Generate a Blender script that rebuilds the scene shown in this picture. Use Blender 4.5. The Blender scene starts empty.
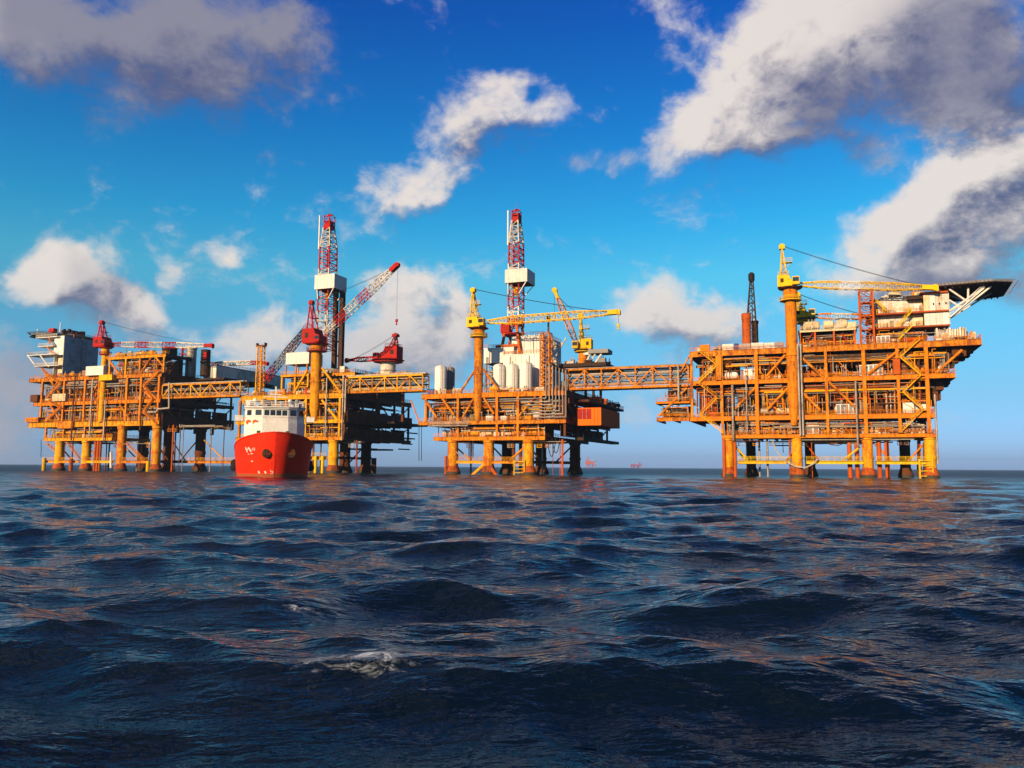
import bpy, math, random
import numpy as np
from mathutils import Vector, Matrix

sc = bpy.context.scene
COL = sc.collection
rad = math.radians
USE_HAZE = True

# ------------------------------------------------------------------ camera
FPX = 800.0                      # focal length in pixels of a 1024 px wide frame
CAM_H = 2.6
cam_d = bpy.data.cameras.new('camera')
cam = bpy.data.objects.new('camera', cam_d)
COL.objects.link(cam)
cam_d.sensor_width = 36.0
cam_d.lens = 36.0 * FPX / 1024.0
cam_d.clip_start = 0.1
cam_d.clip_end = 90000.0
CAM_M = Matrix.Translation((0, 0, CAM_H)) @ Matrix.Rotation(rad(90 + 5.93), 4, 'X') @ Matrix.Rotation(rad(0.33), 4, 'Z')
cam.matrix_world = CAM_M
CAM_R = CAM_M.to_3x3()
sc.camera = cam

# ------------------------------------------------------------------ light
SUN_AZ, SUN_EL = rad(214.0), rad(18.0)
SUN_DIR = Vector((math.sin(SUN_AZ) * math.cos(SUN_EL), math.cos(SUN_AZ) * math.cos(SUN_EL), math.sin(SUN_EL)))
sd = bpy.data.lights.new('sun', 'SUN')
sd.energy = 5.0
sd.angle = rad(0.53)
sd.color = (1.0, 0.72, 0.42)
sun = bpy.data.objects.new('sun', sd)
COL.objects.link(sun)
sun.rotation_euler = SUN_DIR.to_track_quat('Z', 'Y').to_euler()
sun.location = (-60, -60, 80)

sc.view_settings.view_transform = 'Standard'
sc.view_settings.look = 'None'
sc.view_settings.exposure = 0.78
sc.view_settings.gamma = 1.0
sc.view_settings.use_curve_mapping = False
sc.cycles.max_bounces = 6
sc.cycles.diffuse_bounces = 2
sc.cycles.glossy_bounces = 3
sc.cycles.use_denoising = True
sc.cycles.denoising_input_passes = 'RGB_ALBEDO_NORMAL'
sc.cycles.denoising_prefilter = 'ACCURATE'
sc.cycles.use_adaptive_sampling = True
sc.cycles.adaptive_threshold = 0.02
sc.cycles.caustics_reflective = False
sc.cycles.caustics_refractive = False

def ray(x, y):
    return (CAM_R @ Vector(((x - 512) / FPX, -(y - 384) / FPX, -1.0))).normalized()

def azel(x, y):
    d = ray(x, y)
    return math.atan2(d.x, d.y), math.asin(d.z)

# ------------------------------------------------------------------ sky with clouds
world = bpy.data.worlds.new('World')
sc.world = world
world.use_nodes = True

class NT:
    """small helper to write node trees"""
    def __init__(s, nt): s.nt = nt; s.n = nt.nodes; s.l = nt.links
    def node(s, t, **kw):
        n = s.n.new(t)
        for k, v in kw.items(): setattr(n, k, v)
        return n
    def put(s, sock, val):
        if isinstance(val, bpy.types.NodeSocket): s.l.new(val, sock)
        else: sock.default_value = val
    def math(s, op, a, b=0.0, c=0.0, clamp=False):
        n = s.node('ShaderNodeMath', operation=op, use_clamp=clamp)
        s.put(n.inputs[0], a); s.put(n.inputs[1], b); s.put(n.inputs[2], c)
        return n.outputs[0]
    def vmath(s, op, a, b=(0, 0, 0)):
        n = s.node('ShaderNodeVectorMath', operation=op)
        s.put(n.inputs[0], a); s.put(n.inputs[1], b)
        return n.outputs['Value'] if op in ('LENGTH', 'DOT_PRODUCT') else n.outputs[0]
    def noise(s, vec, scale, detail=4, rough=0.5, dist=0.0):
        n = s.node('ShaderNodeTexNoise')
        if vec is not None: s.put(n.inputs['Vector'], vec)
        n.inputs['Scale'].default_value = scale; n.inputs['Detail'].default_value = detail
        n.inputs['Roughness'].default_value = rough; n.inputs['Distortion'].default_value = dist
        return n
    def remap(s, v, a, b, c=0.0, d=1.0, kind='SMOOTHSTEP'):
        n = s.node('ShaderNodeMapRange', interpolation_type=kind)
        s.put(n.inputs['Value'], v); s.put(n.inputs['From Min'], a); s.put(n.inputs['From Max'], b)
        s.put(n.inputs['To Min'], c); s.put(n.inputs['To Max'], d)
        return n.outputs[0]
    def mix(s, f, a, b, blend='MIX'):
        n = s.node('ShaderNodeMix', data_type='RGBA', blend_type=blend)
        s.put(n.inputs[0], f); s.put(n.inputs[6], a); s.put(n.inputs[7], b)
        return n.outputs[2]
    def mapping(s, vec, loc=(0, 0, 0), rot=(0, 0, 0), scale=(1, 1, 1), kind='POINT'):
        n = s.node('ShaderNodeMapping', vector_type=kind)
        s.put(n.inputs[0], vec); n.inputs[1].default_value = loc
        n.inputs[2].default_value = rot; n.inputs[3].default_value = scale
        return n.outputs[0]

# cumulus banks: where in the picture, half sizes, weight, how much of it is its own shade
CLOUDS = [
    (80, 60, 90, 64, .60, 1.8), (215, 55, 125, 70, .70, 2.2), (8, 15, 50, 36, .8, .1), (320, 20, 60, 45, .45, 1.2), (150, 0, 140, 40, .45, 3.0),
    (400, 198, 44, 24, .95, .0), (452, 168, 58, 34, .95, .1), (515, 132, 56, 38, 1.0, .15), (566, 98, 36, 30, .85, .0), (575, 160, 46, 30, .38, .9), (425, 118, 50, 26, .42, .1), (495, 112, 56, 32, .55, .0), (470, 192, 56, 20, .4, .1),
    (700, 132, 56, 46, 1.1, .0), (748, 78, 80, 70, 1.1, .0), (850, 20, 120, 50, 1.15, .1), (985, 30, 90, 66, 1.1, .8), (835, 120, 75, 50, .85, 1.1),
    (625, 168, 50, 24, .5, .8), (985, 100, 60, 36, .5, .9),
    (955, 222, 75, 50, 1.25, .0), (1030, 190, 80, 64, 1.25, .0), (880, 262, 50, 34, 1.05, .0), (985, 290, 90, 28, .9, 1.4),
    (38, 290, 36, 22, 1.0, .0), (66, 268, 34, 28, .95, .0), (98, 286, 26, 24, .5, .9), (180, 280, 20, 18, .66, .3), (212, 252, 15, 11, .6, .2),
    (268, 338, 52, 32, 1.45, .05), (420, 304, 56, 38, 1.5, .05), (400, 352, 85, 30, 1.1, .3),
    (680, 326, 85, 32, 1.4, .1), (118, 322, 60, 26, 1.3, .1), (15, 400, 62, 60, 1.0, 1.1), (560, 425, 190, 34, .5, .2),
]
def blob_group():
    """how much cloud the banks above put at a point (azimuth, elevation), and how much of that is shaded"""
    g = bpy.data.node_groups.new('cloud_banks', 'ShaderNodeTree')
    g.interface.new_socket('Point', in_out='INPUT', socket_type='NodeSocketVector')
    g.interface.new_socket('Sum', in_out='OUTPUT', socket_type='NodeSocketVector')
    t = NT(g)
    gi = t.node('NodeGroupInput'); go = t.node('NodeGroupOutput')
    tot = (0.0, 0.0, 0.0)
    p = gi.outputs[0]
    for (x, y, rx, ry, w, dk) in CLOUDS:
        a0, e0 = azel(x, y)
        sx, sy = FPX / (1.5 * rx), FPX / (1.5 * ry)
        n = t.node('ShaderNodeVectorMath', operation='MULTIPLY_ADD')
        t.put(n.inputs[0], p); n.inputs[1].default_value = (sx, sy, 0); n.inputs[2].default_value = (-a0 * sx, -e0 * sy, 0)
        q = t.math('SUBTRACT', 1.0, t.vmath('DOT_PRODUCT', n.outputs[0], n.outputs[0]), clamp=True)
        q = t.math('MULTIPLY', q, q)
        n2 = t.node('ShaderNodeVectorMath', operation='MULTIPLY_ADD')
        t.put(n2.inputs[0], q); n2.inputs[1].default_value = (w, w * dk, 0); t.put(n2.inputs[2], tot)
        tot = n2.outputs[0]
        # the point rides on through the running sum, so that the banks are worked out one after the other
        n3 = t.node('ShaderNodeVectorMath', operation='MULTIPLY_ADD')
        t.put(n3.inputs[0], tot); n3.inputs[1].default_value = (1e-7, 1e-7, 0); t.put(n3.inputs[2], p)
        p = n3.outputs[0]
    t.l.new(tot, go.inputs[0])
    return g

t = NT(world.node_tree)
bg = t.n['Background']
sky = t.node('ShaderNodeTexSky', sky_type='NISHITA', sun_disc=False)
sky.sun_elevation = SUN_EL
sky.sun_rotation = SUN_AZ
sky.altitude = 0
sky.air_density = 1.0
sky.dust_density = 0.4
sky.ozone_density = 3.0
tc = t.node('ShaderNodeTexCoord')
dirn = t.vmath('NORMALIZE', tc.outputs['Generated'])
sepd = t.node('ShaderNodeSeparateXYZ'); t.l.new(dirn, sepd.inputs[0])
# the strong azure of the photograph: a colour grade of the clear sky by height
ramp = t.node('ShaderNodeValToRGB'); t.l.new(sepd.outputs[2], ramp.inputs[0])
stops = [(0.0, (.45, .72, 1.65)), (.083, (.42, .74, 1.04)), (.17, (.40, 1.0, 1.1)), (.23, (.36, 1.24, 1.22)), (.29, (.15, 1.13, 1.33)), (.40, (.06, .78, 1.32)), (.51, (.03, .49, 1.27))]
while len(ramp.color_ramp.elements) < len(stops): ramp.color_ramp.elements.new(.5)
for e_, (p_, c_) in zip(ramp.color_ramp.elements, stops): e_.position = p_; e_.color = tuple(x / 2 for x in c_) + (1,)
skycol = t.vmath('MULTIPLY', t.vmath('MULTIPLY', ramp.outputs[0], (2, 2, 2)), sky.outputs[0])
grp = blob_group()
az = t.math('ARCTAN2', sepd.outputs[0], sepd.outputs[1])
el = t.math('ARCSINE', sepd.outputs[2])
ae = t.node('ShaderNodeCombineXYZ'); t.l.new(az, ae.inputs[0]); t.l.new(el, ae.inputs[1])
warp = t.vmath('SUBTRACT', t.noise(dirn, 3.6, 3, .6).outputs['Color'], (.5, .5, .5))
warp2 = t.vmath('SUBTRACT', t.noise(dirn, 14.0, 3, .6).outputs['Color'], (.5, .5, .5))
pw = t.vmath('ADD', ae.outputs[0], t.vmath('MULTIPLY', warp, (.17, .13, 0)))
pw = t.vmath('ADD', pw, t.vmath('MULTIPLY', warp2, (.07, .06, 0)))
# outside the picture the same broken cumulus goes on at random
rnd = t.remap(t.noise(t.vmath('MULTIPLY', dirn, (1, 1, 2.2)), 2.3, 2, .55).outputs[0], .5, .70, 0, 1.1)
outside = t.math('MAXIMUM', t.remap(t.math('ABSOLUTE', az), .60, .80), t.remap(el, .50, .62))
rnd = t.math('MULTIPLY', rnd, outside)
def dens_at(off, detail):
    n = t.node('ShaderNodeGroup'); n.node_tree = grp
    t.l.new(t.vmath('ADD', pw, (off[0], off[1], 0)), n.inputs[0])
    sp = t.node('ShaderNodeSeparateXYZ'); t.l.new(n.outputs[0], sp.inputs[0])
    q = t.vmath('MULTIPLY', t.vmath('ADD', dirn, (off[0], 0, off[1])), (1, 1, 1.3))
    fb = t.noise(q, 8.0, detail, .63, .2)
    tot = t.math('ADD', t.math('MINIMUM', sp.outputs[0], 1.25), rnd)
    return t.math('ADD', tot, t.math('MULTIPLY', t.math('SUBTRACT', fb.outputs[0], .5), 2.9)), sp.outputs[1], fb.outputs[0]
d0, dark, fb0 = dens_at((0, 0), 9)
d1, _, fb1 = dens_at((-.028, .034), 7)
shred = t.noise(t.vmath('MULTIPLY', dirn, (1, 1, 1.6)), 19.0, 6, .66, .6).outputs[0]
d0 = t.math('ADD', d0, t.math('MULTIPLY', t.math('SUBTRACT', shred, .5), 1.1))
cover = t.remap(d0, .22, 1.18)
rel = t.math('SUBTRACT', d0, d1)
lit = t.math('ADD', t.math('MULTIPLY', rel, .85), .56)
lit = t.remap(lit, -.05, 1.0)
lit = t.math('MULTIPLY', lit, t.math('SUBTRACT', 1.0, t.math('MULTIPLY', t.remap(dark, 0, 1.0), .76)))
ccol = t.mix(lit, (.85, .98, 1.95, 1), (7.2, 6.5, 6.0, 1))
ccol = t.mix(t.remap(sepd.outputs[2], .05, .24, .55, 0), ccol, (4.2, 4.4, 4.9, 1))
final = t.mix(t.math('MULTIPLY', cover, .95), skycol, ccol)
t.l.new(final, bg.inputs['Color'])
bg.inputs['Strength'].default_value = 0.068

# ------------------------------------------------------------------ materials
MAT = {}
LEGS = []
def bsdf_mat(name):
    m = bpy.data.materials.new(name); m.use_nodes = True
    return m, NT(m.node_tree), m.node_tree.nodes['Principled BSDF']

def paint(key, col, rust=0.3, rough=0.62, metal=0.0, dirt=(.10, .035, .012), var=.25, spec=.5, alt=None):
    m, t, b = bsdf_mat(key)
    tc = t.node('ShaderNodeTexCoord').outputs['Object']
    n1 = t.noise(tc, .35, 8, .68)
    st = t.noise(t.mapping(tc, scale=(1.8, 1.8, .22)), 1.0, 6, .68)
    n3 = t.noise(tc, 2.2, 6, .65)
    rn = t.node('ShaderNodeObjectInfo').outputs['Random']
    w_ = t.math('ADD', t.math('MULTIPLY', n1.outputs[0], .42), t.math('ADD', t.math('MULTIPLY', st.outputs[0], .36), t.math('MULTIPLY', n3.outputs[0], .22)))
    w_ = t.math('ADD', w_, t.math('MULTIPLY', t.math('SUBTRACT', rn, .5), .09))
    f = t.math('MULTIPLY', t.remap(w_, .46, .61), min(1.0, rust * 1.25))
    c = t.mix(t.remap(n3.outputs[0], .3, .7, 0, var), col + (1,), tuple(x * .55 for x in col) + (1,))
    c = t.mix(t.math('MULTIPLY', rn, .35 if alt is None else .85), c, (alt or tuple(x * .6 for x in col)) + (1,))
    c = t.mix(f, c, dirt + (1,))
    t.l.new(c, b.inputs['Base Color'])
    t.put(b.inputs['Roughness'], t.remap(n1.outputs[0], .3, .7, rough, min(1, rough + .25), 'LINEAR'))
    b.inputs['Metallic'].default_value = metal
    b.inputs['Specular IOR Level'].default_value = spec * .3
    MAT[key] = m
paint('yellow', (.66, .32, .002), .7, dirt=(.20, .05, .008), alt=(.55, .17, .0015))
paint('lemon', (.64, .40, .004), .35, dirt=(.20, .05, .008))
paint('orange', (.57, .148, .0015), .75, dirt=(.19, .042, .007), alt=(.56, .205, .002))
paint('deep_orange', (.50, .085, .002), .5, dirt=(.20, .05, .008), alt=(.26, .045, .004))
paint('red', (.36, .0065, .003), .3)
paint('hull_red', (.78, .024, .003), .3, .45, dirt=(.26, .03, .006))
paint('shade_maroon', (.12, .034, .012), .5)  # steel tone with the shade of the sunless sides painted in
paint('white', (0.6072, 0.5612, 0.4784), .5, dirt=(.24, .13, .06))
paint('clean_white', (0.646, 0.627, 0.5795), .22, dirt=(.30, .20, .12))
paint('bright_orange', (.78, .125, .002), .2)
paint('cream', (.58, .47, .29), .5, dirt=(.22, .10, .035))
paint('grey', (0.2088, 0.2088, 0.2088), .35)
paint('blue_grey', (.27, .28, .30), .3)
paint('galvanised', (.28, .25, .22), .45, .4, .3)
paint('rust', (.11, .034, .010), .6, .8)
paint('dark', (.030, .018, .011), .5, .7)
paint('black', (0.012, 0.012, 0.013), .1, .6)
paint('deck', (0.0522, 0.0319, 0.0191), .5, .75)
paint('blue', (0.0174, 0.058, 0.2204), .2)
paint('green', (0.0232, 0.116, 0.0464), .2)
paint('pipe_white', (.40, .35, .28), .45, .4, .1)
paint('cable', (0.02, 0.02, 0.022), .0, .6)
paint('leg_paint', (.64, .30, .003), .9, dirt=(.36, .06, .004))
paint('leg_rust', (.38, .070, .006), .8, .7, dirt=(.09, .028, .010))
m, t, b = bsdf_mat('growth')
t.l.new(t.mix(t.noise(t.node('ShaderNodeTexCoord').outputs['Object'], 2.0, 6, .7).outputs[0], (.012, .012, .008, 1), (.05, .03, .012, 1)), b.inputs['Base Color'])
b.inputs['Roughness'].default_value = .8
MAT['growth'] = m
nt_ = MAT['hull_red'].node_tree; t = NT(nt_); b = nt_.nodes['Principled BSDF']          # boot-topping band at the waterline
zz = t.node('ShaderNodeSeparateXYZ'); t.l.new(t.node('ShaderNodeTexCoord').outputs['Object'], zz.inputs[0])
src = b.inputs['Base Color'].links[0].from_socket
wob = t.math('ADD', zz.outputs[2], t.math('MULTIPLY', t.noise(None, 3.0, 4, .6).outputs[0], .5))
t.l.new(t.mix(t.remap(wob, 1.25, .95), src, (.30, .075, .028, 1)), b.inputs['Base Color'])
m, t, b = bsdf_mat('glass')
b.inputs['Base Color'].default_value = (.012, .016, .02, 1); b.inputs['Roughness'].default_value = .08
MAT['glass'] = m

# ------------------------------------------------------------------ the frame of the field
# all four platforms stand in one line and are turned the same way:
# u runs along their sunny fronts, v runs away from the camera, z is up
TURN = rad(21.0)
FO = Vector((100.7, 225.0, 0.0))
FU = Vector((math.cos(TURN), -math.sin(TURN), 0))
FV = Vector((math.sin(TURN), math.cos(TURN), 0))
def px(x, y, v=0.0):
    """the (u, z) seen at pixel x, y on the upright plane v"""
    d = ray(x, y); o = Vector((0, 0, CAM_H))
    k = (v - (o - FO).dot(FV)) / d.dot(FV)
    p = o + d * k
    return (p - FO).dot(FU), p.z
def U(x, y=420, v=0.0): return px(x, y, v)[0]
def Z(x, y, v=0.0): return px(x, y, v)[1]
def side(x, y, u):
    """the (v, z) seen at pixel x, y on the upright plane u"""
    d = ray(x, y); o = Vector((0, 0, CAM_H))
    k = (u - (o - FO).dot(FU)) / d.dot(FU)
    p = o + d * k
    return (p - FO).dot(FV), p.z
def pt(x, y, v=0.0):
    u, z = px(x, y, v); return Vector((u, v, z))
def to_world(u, v, z): return FO + FU * u + FV * v + Vector((0, 0, z))

BASE = {}
def thing(name, label, cat, base, group=None, world=None):
    o = bpy.data.objects.new(name, None)
    COL.objects.link(o)
    o.empty_display_size = 1.0
    if world is None:
        o.location = to_world(*base); o.rotation_euler = (0, 0, -TURN)
    else:
        o.location, o.rotation_euler = world[0], (0, 0, world[1])
    o['label'] = label; o['category'] = cat
    if group: o['group'] = group
    BASE[o.name] = Vector(base)
    return o

def basis(d, up=None):
    d = d.normalized()
    up = up or (Vector((0, 0, 1)) if abs(d.z) < .95 else Vector((0, 1, 0)))
    a = d.cross(up).normalized()
    return a, a.cross(d).normalized()

class MB:
    """collects shapes; build() links them as ONE mesh object under its thing"""
    def __init__(s): s.v = []; s.f = []
    def box(s, u0, u1, v0, v1, z0, z1):
        n = len(s.v)
        s.v += [(u0, v0, z0), (u1, v0, z0), (u1, v1, z0), (u0, v1, z0), (u0, v0, z1), (u1, v0, z1), (u1, v1, z1), (u0, v1, z1)]
        s.f += [tuple(n + i for i in q) for q in ((0, 3, 2, 1), (4, 5, 6, 7), (0, 1, 5, 4), (1, 2, 6, 5), (2, 3, 7, 6), (3, 0, 4, 7))]
        return s
    def cbox(s, c, su, sv, sz): return s.box(c[0] - su / 2, c[0] + su / 2, c[1] - sv / 2, c[1] + sv / 2, c[2], c[2] + sz)
    def beam(s, p, q, w, h=None, up=None):
        p, q = Vector(p), Vector(q); h = h or w
        a, b = basis(q - p, up); a = a * (w / 2); b = b * (h / 2)
        n = len(s.v)
        for c in (p, q):
            s.v += [tuple(c - a - b), tuple(c + a - b), tuple(c + a + b), tuple(c - a + b)]
        s.f += [tuple(n + i for i in f) for f in ((0, 1, 2, 3), (7, 6, 5, 4), (0, 4, 5, 1), (1, 5, 6, 2), (2, 6, 7, 3), (3, 7, 4, 0))]
        return s
    def ibeam(s, p, q, w, h):
        """rolled section: two flanges and a web"""
        p, q = Vector(p), Vector(q); z = Vector((0, 0, 1)) * (h / 2 - .06)
        s.beam(p + z, q + z, w, .12); s.beam(p - z, q - z, w, .12)
        s.beam(p, q, w * .28, h - .24)
        return s
    def tube(s, p, q, r, n=8, r2=None):
        p, q = Vector(p), Vector(q); r2 = r if r2 is None else r2
        return s.rev(p, q, [(0, r), (1, r2)], n)
    def rev(s, p, q, prof, n=12):
        """surface of revolution about p-q; prof = [(share of length, radius)]"""
        p, q = Vector(p), Vector(q); a, b = basis(q - p)
        st = len(s.v)
        for tt, r in prof:
            c = p + (q - p) * tt
            for i in range(n):
                an = 2 * math.pi * i / n
                s.v.append(tuple(c + a * (r * math.cos(an)) + b * (r * math.sin(an))))
        for j in range(len(prof) - 1):
            for i in range(n):
                k = st + j * n
                s.f.append((k + i, k + (i + 1) % n, k + n + (i + 1) % n, k + n + i))
        s.f.append(tuple(st + i for i in reversed(range(n))))
        e = st + (len(prof) - 1) * n
        s.f.append(tuple(e + i for i in range(n)))
        return s
    def path(s, pts, r, n=6):
        for a, b in zip(pts, pts[1:]):
            a, b = Vector(a), Vector(b); d = (b - a)
            if d.length < 1e-4: continue
            d = d.normalized() * (r * .5)
            s.tube(a - d, b + d, r, n)
        return s
    def curve(s, pts, r, n=5):
        for a, b in zip(pts, pts[1:]): s.tube(a, b, r, n)
        return s
    def prism(s, poly, z0, z1):
        """poly in (u, v), pulled up from z0 to z1"""
        st = len(s.v); n = len(poly)
        s.v += [(u, v, z0) for u, v in poly] + [(u, v, z1) for u, v in poly]
        s.f.append(tuple(st + i for i in reversed(range(n)))); s.f.append(tuple(st + n + i for i in range(n)))
        for i in range(n):
            j = (i + 1) % n; s.f.append((st + i, st + j, st + n + j, st + n + i))
        return s
    def vprism(s, poly, v0, v1):
        """poly in (u, z), pulled back from v0 to v1"""
        st = len(s.v); n = len(poly)
        s.v += [(u, v0, z) for u, z in poly] + [(u, v1, z) for u, z in poly]
        s.f.append(tuple(st + i for i in range(n))); s.f.append(tuple(st + n + i for i in reversed(range(n))))
        for i in range(n):
            j = (i + 1) % n; s.f.append((st + j, st + i, st + n + i, st + n + j))
        return s
    def build(s, name, mat, parent, smooth=False, label=None):
        if not s.v: return None
        me = bpy.data.meshes.new(name)
        top = parent
        while top.parent: top = top.parent
        b = BASE[top.name]
        me.from_pydata([(x - b.x, y - b.y, z - b.z) for x, y, z in s.v], [], s.f)
        me.materials.append(MAT[mat])
        if smooth:
            me.polygons.foreach_set('use_smooth', [True] * len(me.polygons))
            me.set_sharp_from_angle(angle=rad(38))
        me.update()
        o = bpy.data.objects.new(name, me)
        COL.objects.link(o); o.parent = parent
        if label: o['label'] = label
        if name in ('stiffener', 'corrugation', 'lamp_disc', 'safety_net', 'seam_ring', 'fitting', 'nozzle', 'ladder', 'railing', 'handrail', 'roof_railing', 'downpipe', 'lacing', 'drilling_line', 'knee_brace', 'name_lettering', 'draught_mark'): o['kind'] = 'stuff'
        return o

# ------------------------------------------------------------------ the sea
def make_sea():
    rng = np.random.default_rng(11)
    rs = [2.0]
    while rs[-1] < 45000:
        r = rs[-1]
        rs.append(r * (1 + (.010 if r < 5 else .0068 if r < 75 else .011 if r < 330 else .05)))
    rs = np.array(rs)
    front = np.linspace(rad(-44), rad(44), 860)
    back = np.linspace(rad(44), rad(316), 92)[1:-1]
    th = np.concatenate([front, back])
    R, T = np.meshgrid(rs, th, indexing='ij')
    X = R * np.sin(T); Y = R * np.cos(T)
    dr = np.gradient(rs)[:, None]
    dt = np.where(np.abs(th) <= rad(44.01), rad(88) / 860, rad(3.0))[None, :]
    spc = np.maximum(dr, R * dt)
    n = 170
    L = np.exp(np.linspace(math.log(.42), math.log(17.0), n)) * rng.uniform(.96, 1.04, n)
    k = 2 * np.pi / L
    amp = L * np.exp(-(L / 12.0) ** 3 * .6) * np.interp(L, [.4, 1.2, 3.0, 8.0], [.80, .98, 1.08, 1.0])
    spread = rng.normal(0, 1, n) * np.interp(np.log(L), [math.log(.42), math.log(17)], [.55, .32])
    ang = rad(258) + spread            # running towards the camera, a little to the left
    kx, ky = k * np.cos(ang), k * np.sin(ang)
    ph = rng.uniform(0, 2 * np.pi, n)
    amp *= (.68 / 4) / math.sqrt((amp ** 2).sum() / 2)
    DX = np.zeros_like(X); DY = np.zeros_like(X); DZ = np.zeros_like(X)
    J = np.zeros_like(X)
    for i in range(n):
        w = np.clip(L[i] / (spc * 2.6) - .6, 0, 1)
        rows = np.nonzero(w.max(axis=1) > 0)[0]
        if not len(rows): continue
        q = slice(0, rows[-1] + 1)
        a = kx[i] * X[q] + ky[i] * Y[q] + ph[i]
        ca, sa = np.cos(a) * w[q], np.sin(a) * w[q]
        DZ[q] += amp[i] * ca
        DX[q] -= .92 * amp[i] * kx[i] / k[i] * sa
        DY[q] -= .92 * amp[i] * ky[i] / k[i] * sa
        J[q] += .92 * amp[i] * k[i] * ca
    V = np.stack([X + DX, Y + DY, DZ], -1).reshape(-1, 3)
    nr, nt_ = X.shape
    i, j = np.meshgrid(np.arange(nr - 1), np.arange(nt_), indexing='ij')
    j2 = (j + 1) % nt_
    F = np.stack([i * nt_ + j, (i + 1) * nt_ + j, (i + 1) * nt_ + j2, i * nt_ + j2], -1).reshape(-1, 4)
    F = F[:, ::-1]
    # close the hole under the camera
    c = len(V); V = np.vstack([V, [[0, 0, 0]]])
    me = bpy.data.meshes.new('sea')
    tri = np.stack([np.full(nt_, c), np.arange(nt_), (np.arange(nt_) + 1) % nt_], -1)[:, ::-1]
    nf, ntri = len(F), len(tri)
    me.vertices.add(len(V)); me.vertices.foreach_set('co', V.astype(np.float32).ravel())
    loops = np.concatenate([F.ravel(), tri.ravel()]).astype(np.int32)
    me.loops.add(len(loops)); me.loops.foreach_set('vertex_index', loops)
    starts = np.concatenate([np.arange(nf) * 4, nf * 4 + np.arange(ntri) * 3]).astype(np.int32)
    me.polygons.add(nf + ntri); me.polygons.foreach_set('loop_start', starts)
    me.update(calc_edges=True)
    me.polygons.foreach_set('use_smooth', np.ones(nf + ntri, dtype=bool))
    at = me.attributes.new('foam', 'FLOAT', 'POINT')
    foam = np.clip((J - .70) / .35, 0, 1)
    # churned patches left by broken crests: find the water that stands at these places in the view
    Mi = np.array(CAM_M.inverted())
    C = V[:-1] @ Mi[:3, :3].T + Mi[:3, 3]
    with np.errstate(divide='ignore', invalid='ignore'):
        SX = 512 + FPX * C[:, 0] / -C[:, 2]; SY = 384 - FPX * C[:, 1] / -C[:, 2]
    near = (C[:, 2] < -4) & (C[:, 2] > -60)
    for (fx, fy, ru, rv, a_) in ((398, 647, 1.5, .9, .42), (340, 655, .8, .5, .22), (302, 606, .40, .16, .62), (345, 609, .5, .12, .35), (970, 690, .8, .5, .22), (60, 516, 1.6, .4, .5)):
        c = np.nonzero(near & (np.abs(SX - fx) < 5) & (np.abs(SY - fy) < 4))[0]
        if not len(c): continue
        k = c[np.argmax(C[c, 2])]
        foam = np.clip(foam + a_ * np.exp(-(((X - X.ravel()[k]) / ru) ** 2 + ((Y - Y.ravel()[k]) / rv) ** 2)), 0, 1)
    at.data.foreach_set('value', np.concatenate([foam.ravel(), [0]]).astype(np.float32))
    m, t, b = bsdf_mat('sea_water')
    tc = t.node('ShaderNodeTexCoord').outputs['Object']
    a = t.noise(t.mapping(tc, rot=(0, 0, rad(12)), scale=(.55, 1.4, 1)), 1.3, 3, .55, .2)
    c1 = t.noise(t.mapping(tc, rot=(0, 0, rad(-18)), scale=(.6, 1.4, 1)), 4.0, 3, .55, .2)
    c2 = t.noise(t.mapping(tc, rot=(0, 0, rad(30)), scale=(.6, 1.4, 1)), 13.0, 3, .55, .2)
    h = t.math('ADD', t.math('MULTIPLY', a.outputs[0], .10), t.math('ADD', t.math('MULTIPLY', c1.outputs[0], .066), t.math('MULTIPLY', c2.outputs[0], .013)))
    bump = t.node('ShaderNodeBump'); bump.inputs['Strength'].default_value = .9; bump.inputs['Distance'].default_value = 1.0
    t.l.new(h, bump.inputs['Height'])
    t.l.new(bump.outputs[0], b.inputs['Normal'])
    at = t.node('ShaderNodeAttribute', attribute_name='foam')
    fn = t.noise(t.mapping(tc, rot=(0, 0, rad(18)), scale=(.7, 1.3, 1)), 4.0, 10, .74, .9)
    ff = t.math('MULTIPLY', t.remap(t.math('ADD', at.outputs['Fac'], t.math('MULTIPLY', t.math('SUBTRACT', fn.outputs[0], .5), 2.6)), .36, .95), t.remap(at.outputs['Fac'], .02, .6, 0, .62))
    body = t.mix(t.noise(tc, .05, 3, .5).outputs[0], (.0010, .0036, .0085, 1), (.0020, .0060, .0110, 1))
    t.l.new(t.mix(ff, body, (.62, .68, .72, 1)), b.inputs['Base Color'])
    # ripples finer than the mesh can carry further out count as roughness
    far = t.remap(t.vmath('LENGTH', tc), 40, 420, .035, .44)
    t.put(b.inputs['Roughness'], t.math('ADD', t.math('MULTIPLY', ff, .5), far))
    b.inputs['IOR'].default_value = 1.333
    me.materials.append(m)
    o = bpy.data.objects.new('sea', me); COL.objects.link(o)
    o['kind'] = 'structure'
    return o, X, Y, foam
SEA, SEA_X, SEA_Y, SEA_FOAM = make_sea()

# ------------------------------------------------------------------ builders for steelwork
R = random.Random(5)
def rnd(a, b): return R.uniform(a, b)

def rail_mesh(mb, p, q, h=1.15, step=1.8, rails=(.45, .8, 1.15), r=.055):
    p, q = Vector(p), Vector(q); L = (q - p).length; n = max(1, round(L / step))
    for i in range(n + 1):
        c = p + (q - p) * (i / n); mb.beam(c, c + Vector((0, 0, h)), r * 1.7)
    for z in rails:
        o = Vector((0, 0, z * h / 1.15)); mb.beam(p + o, q + o, r * 1.6)
def railing(P, p, q, mat='yellow'):
    mb = MB(); rail_mesh(mb, p, q); return mb.build('railing', mat, P)

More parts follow.
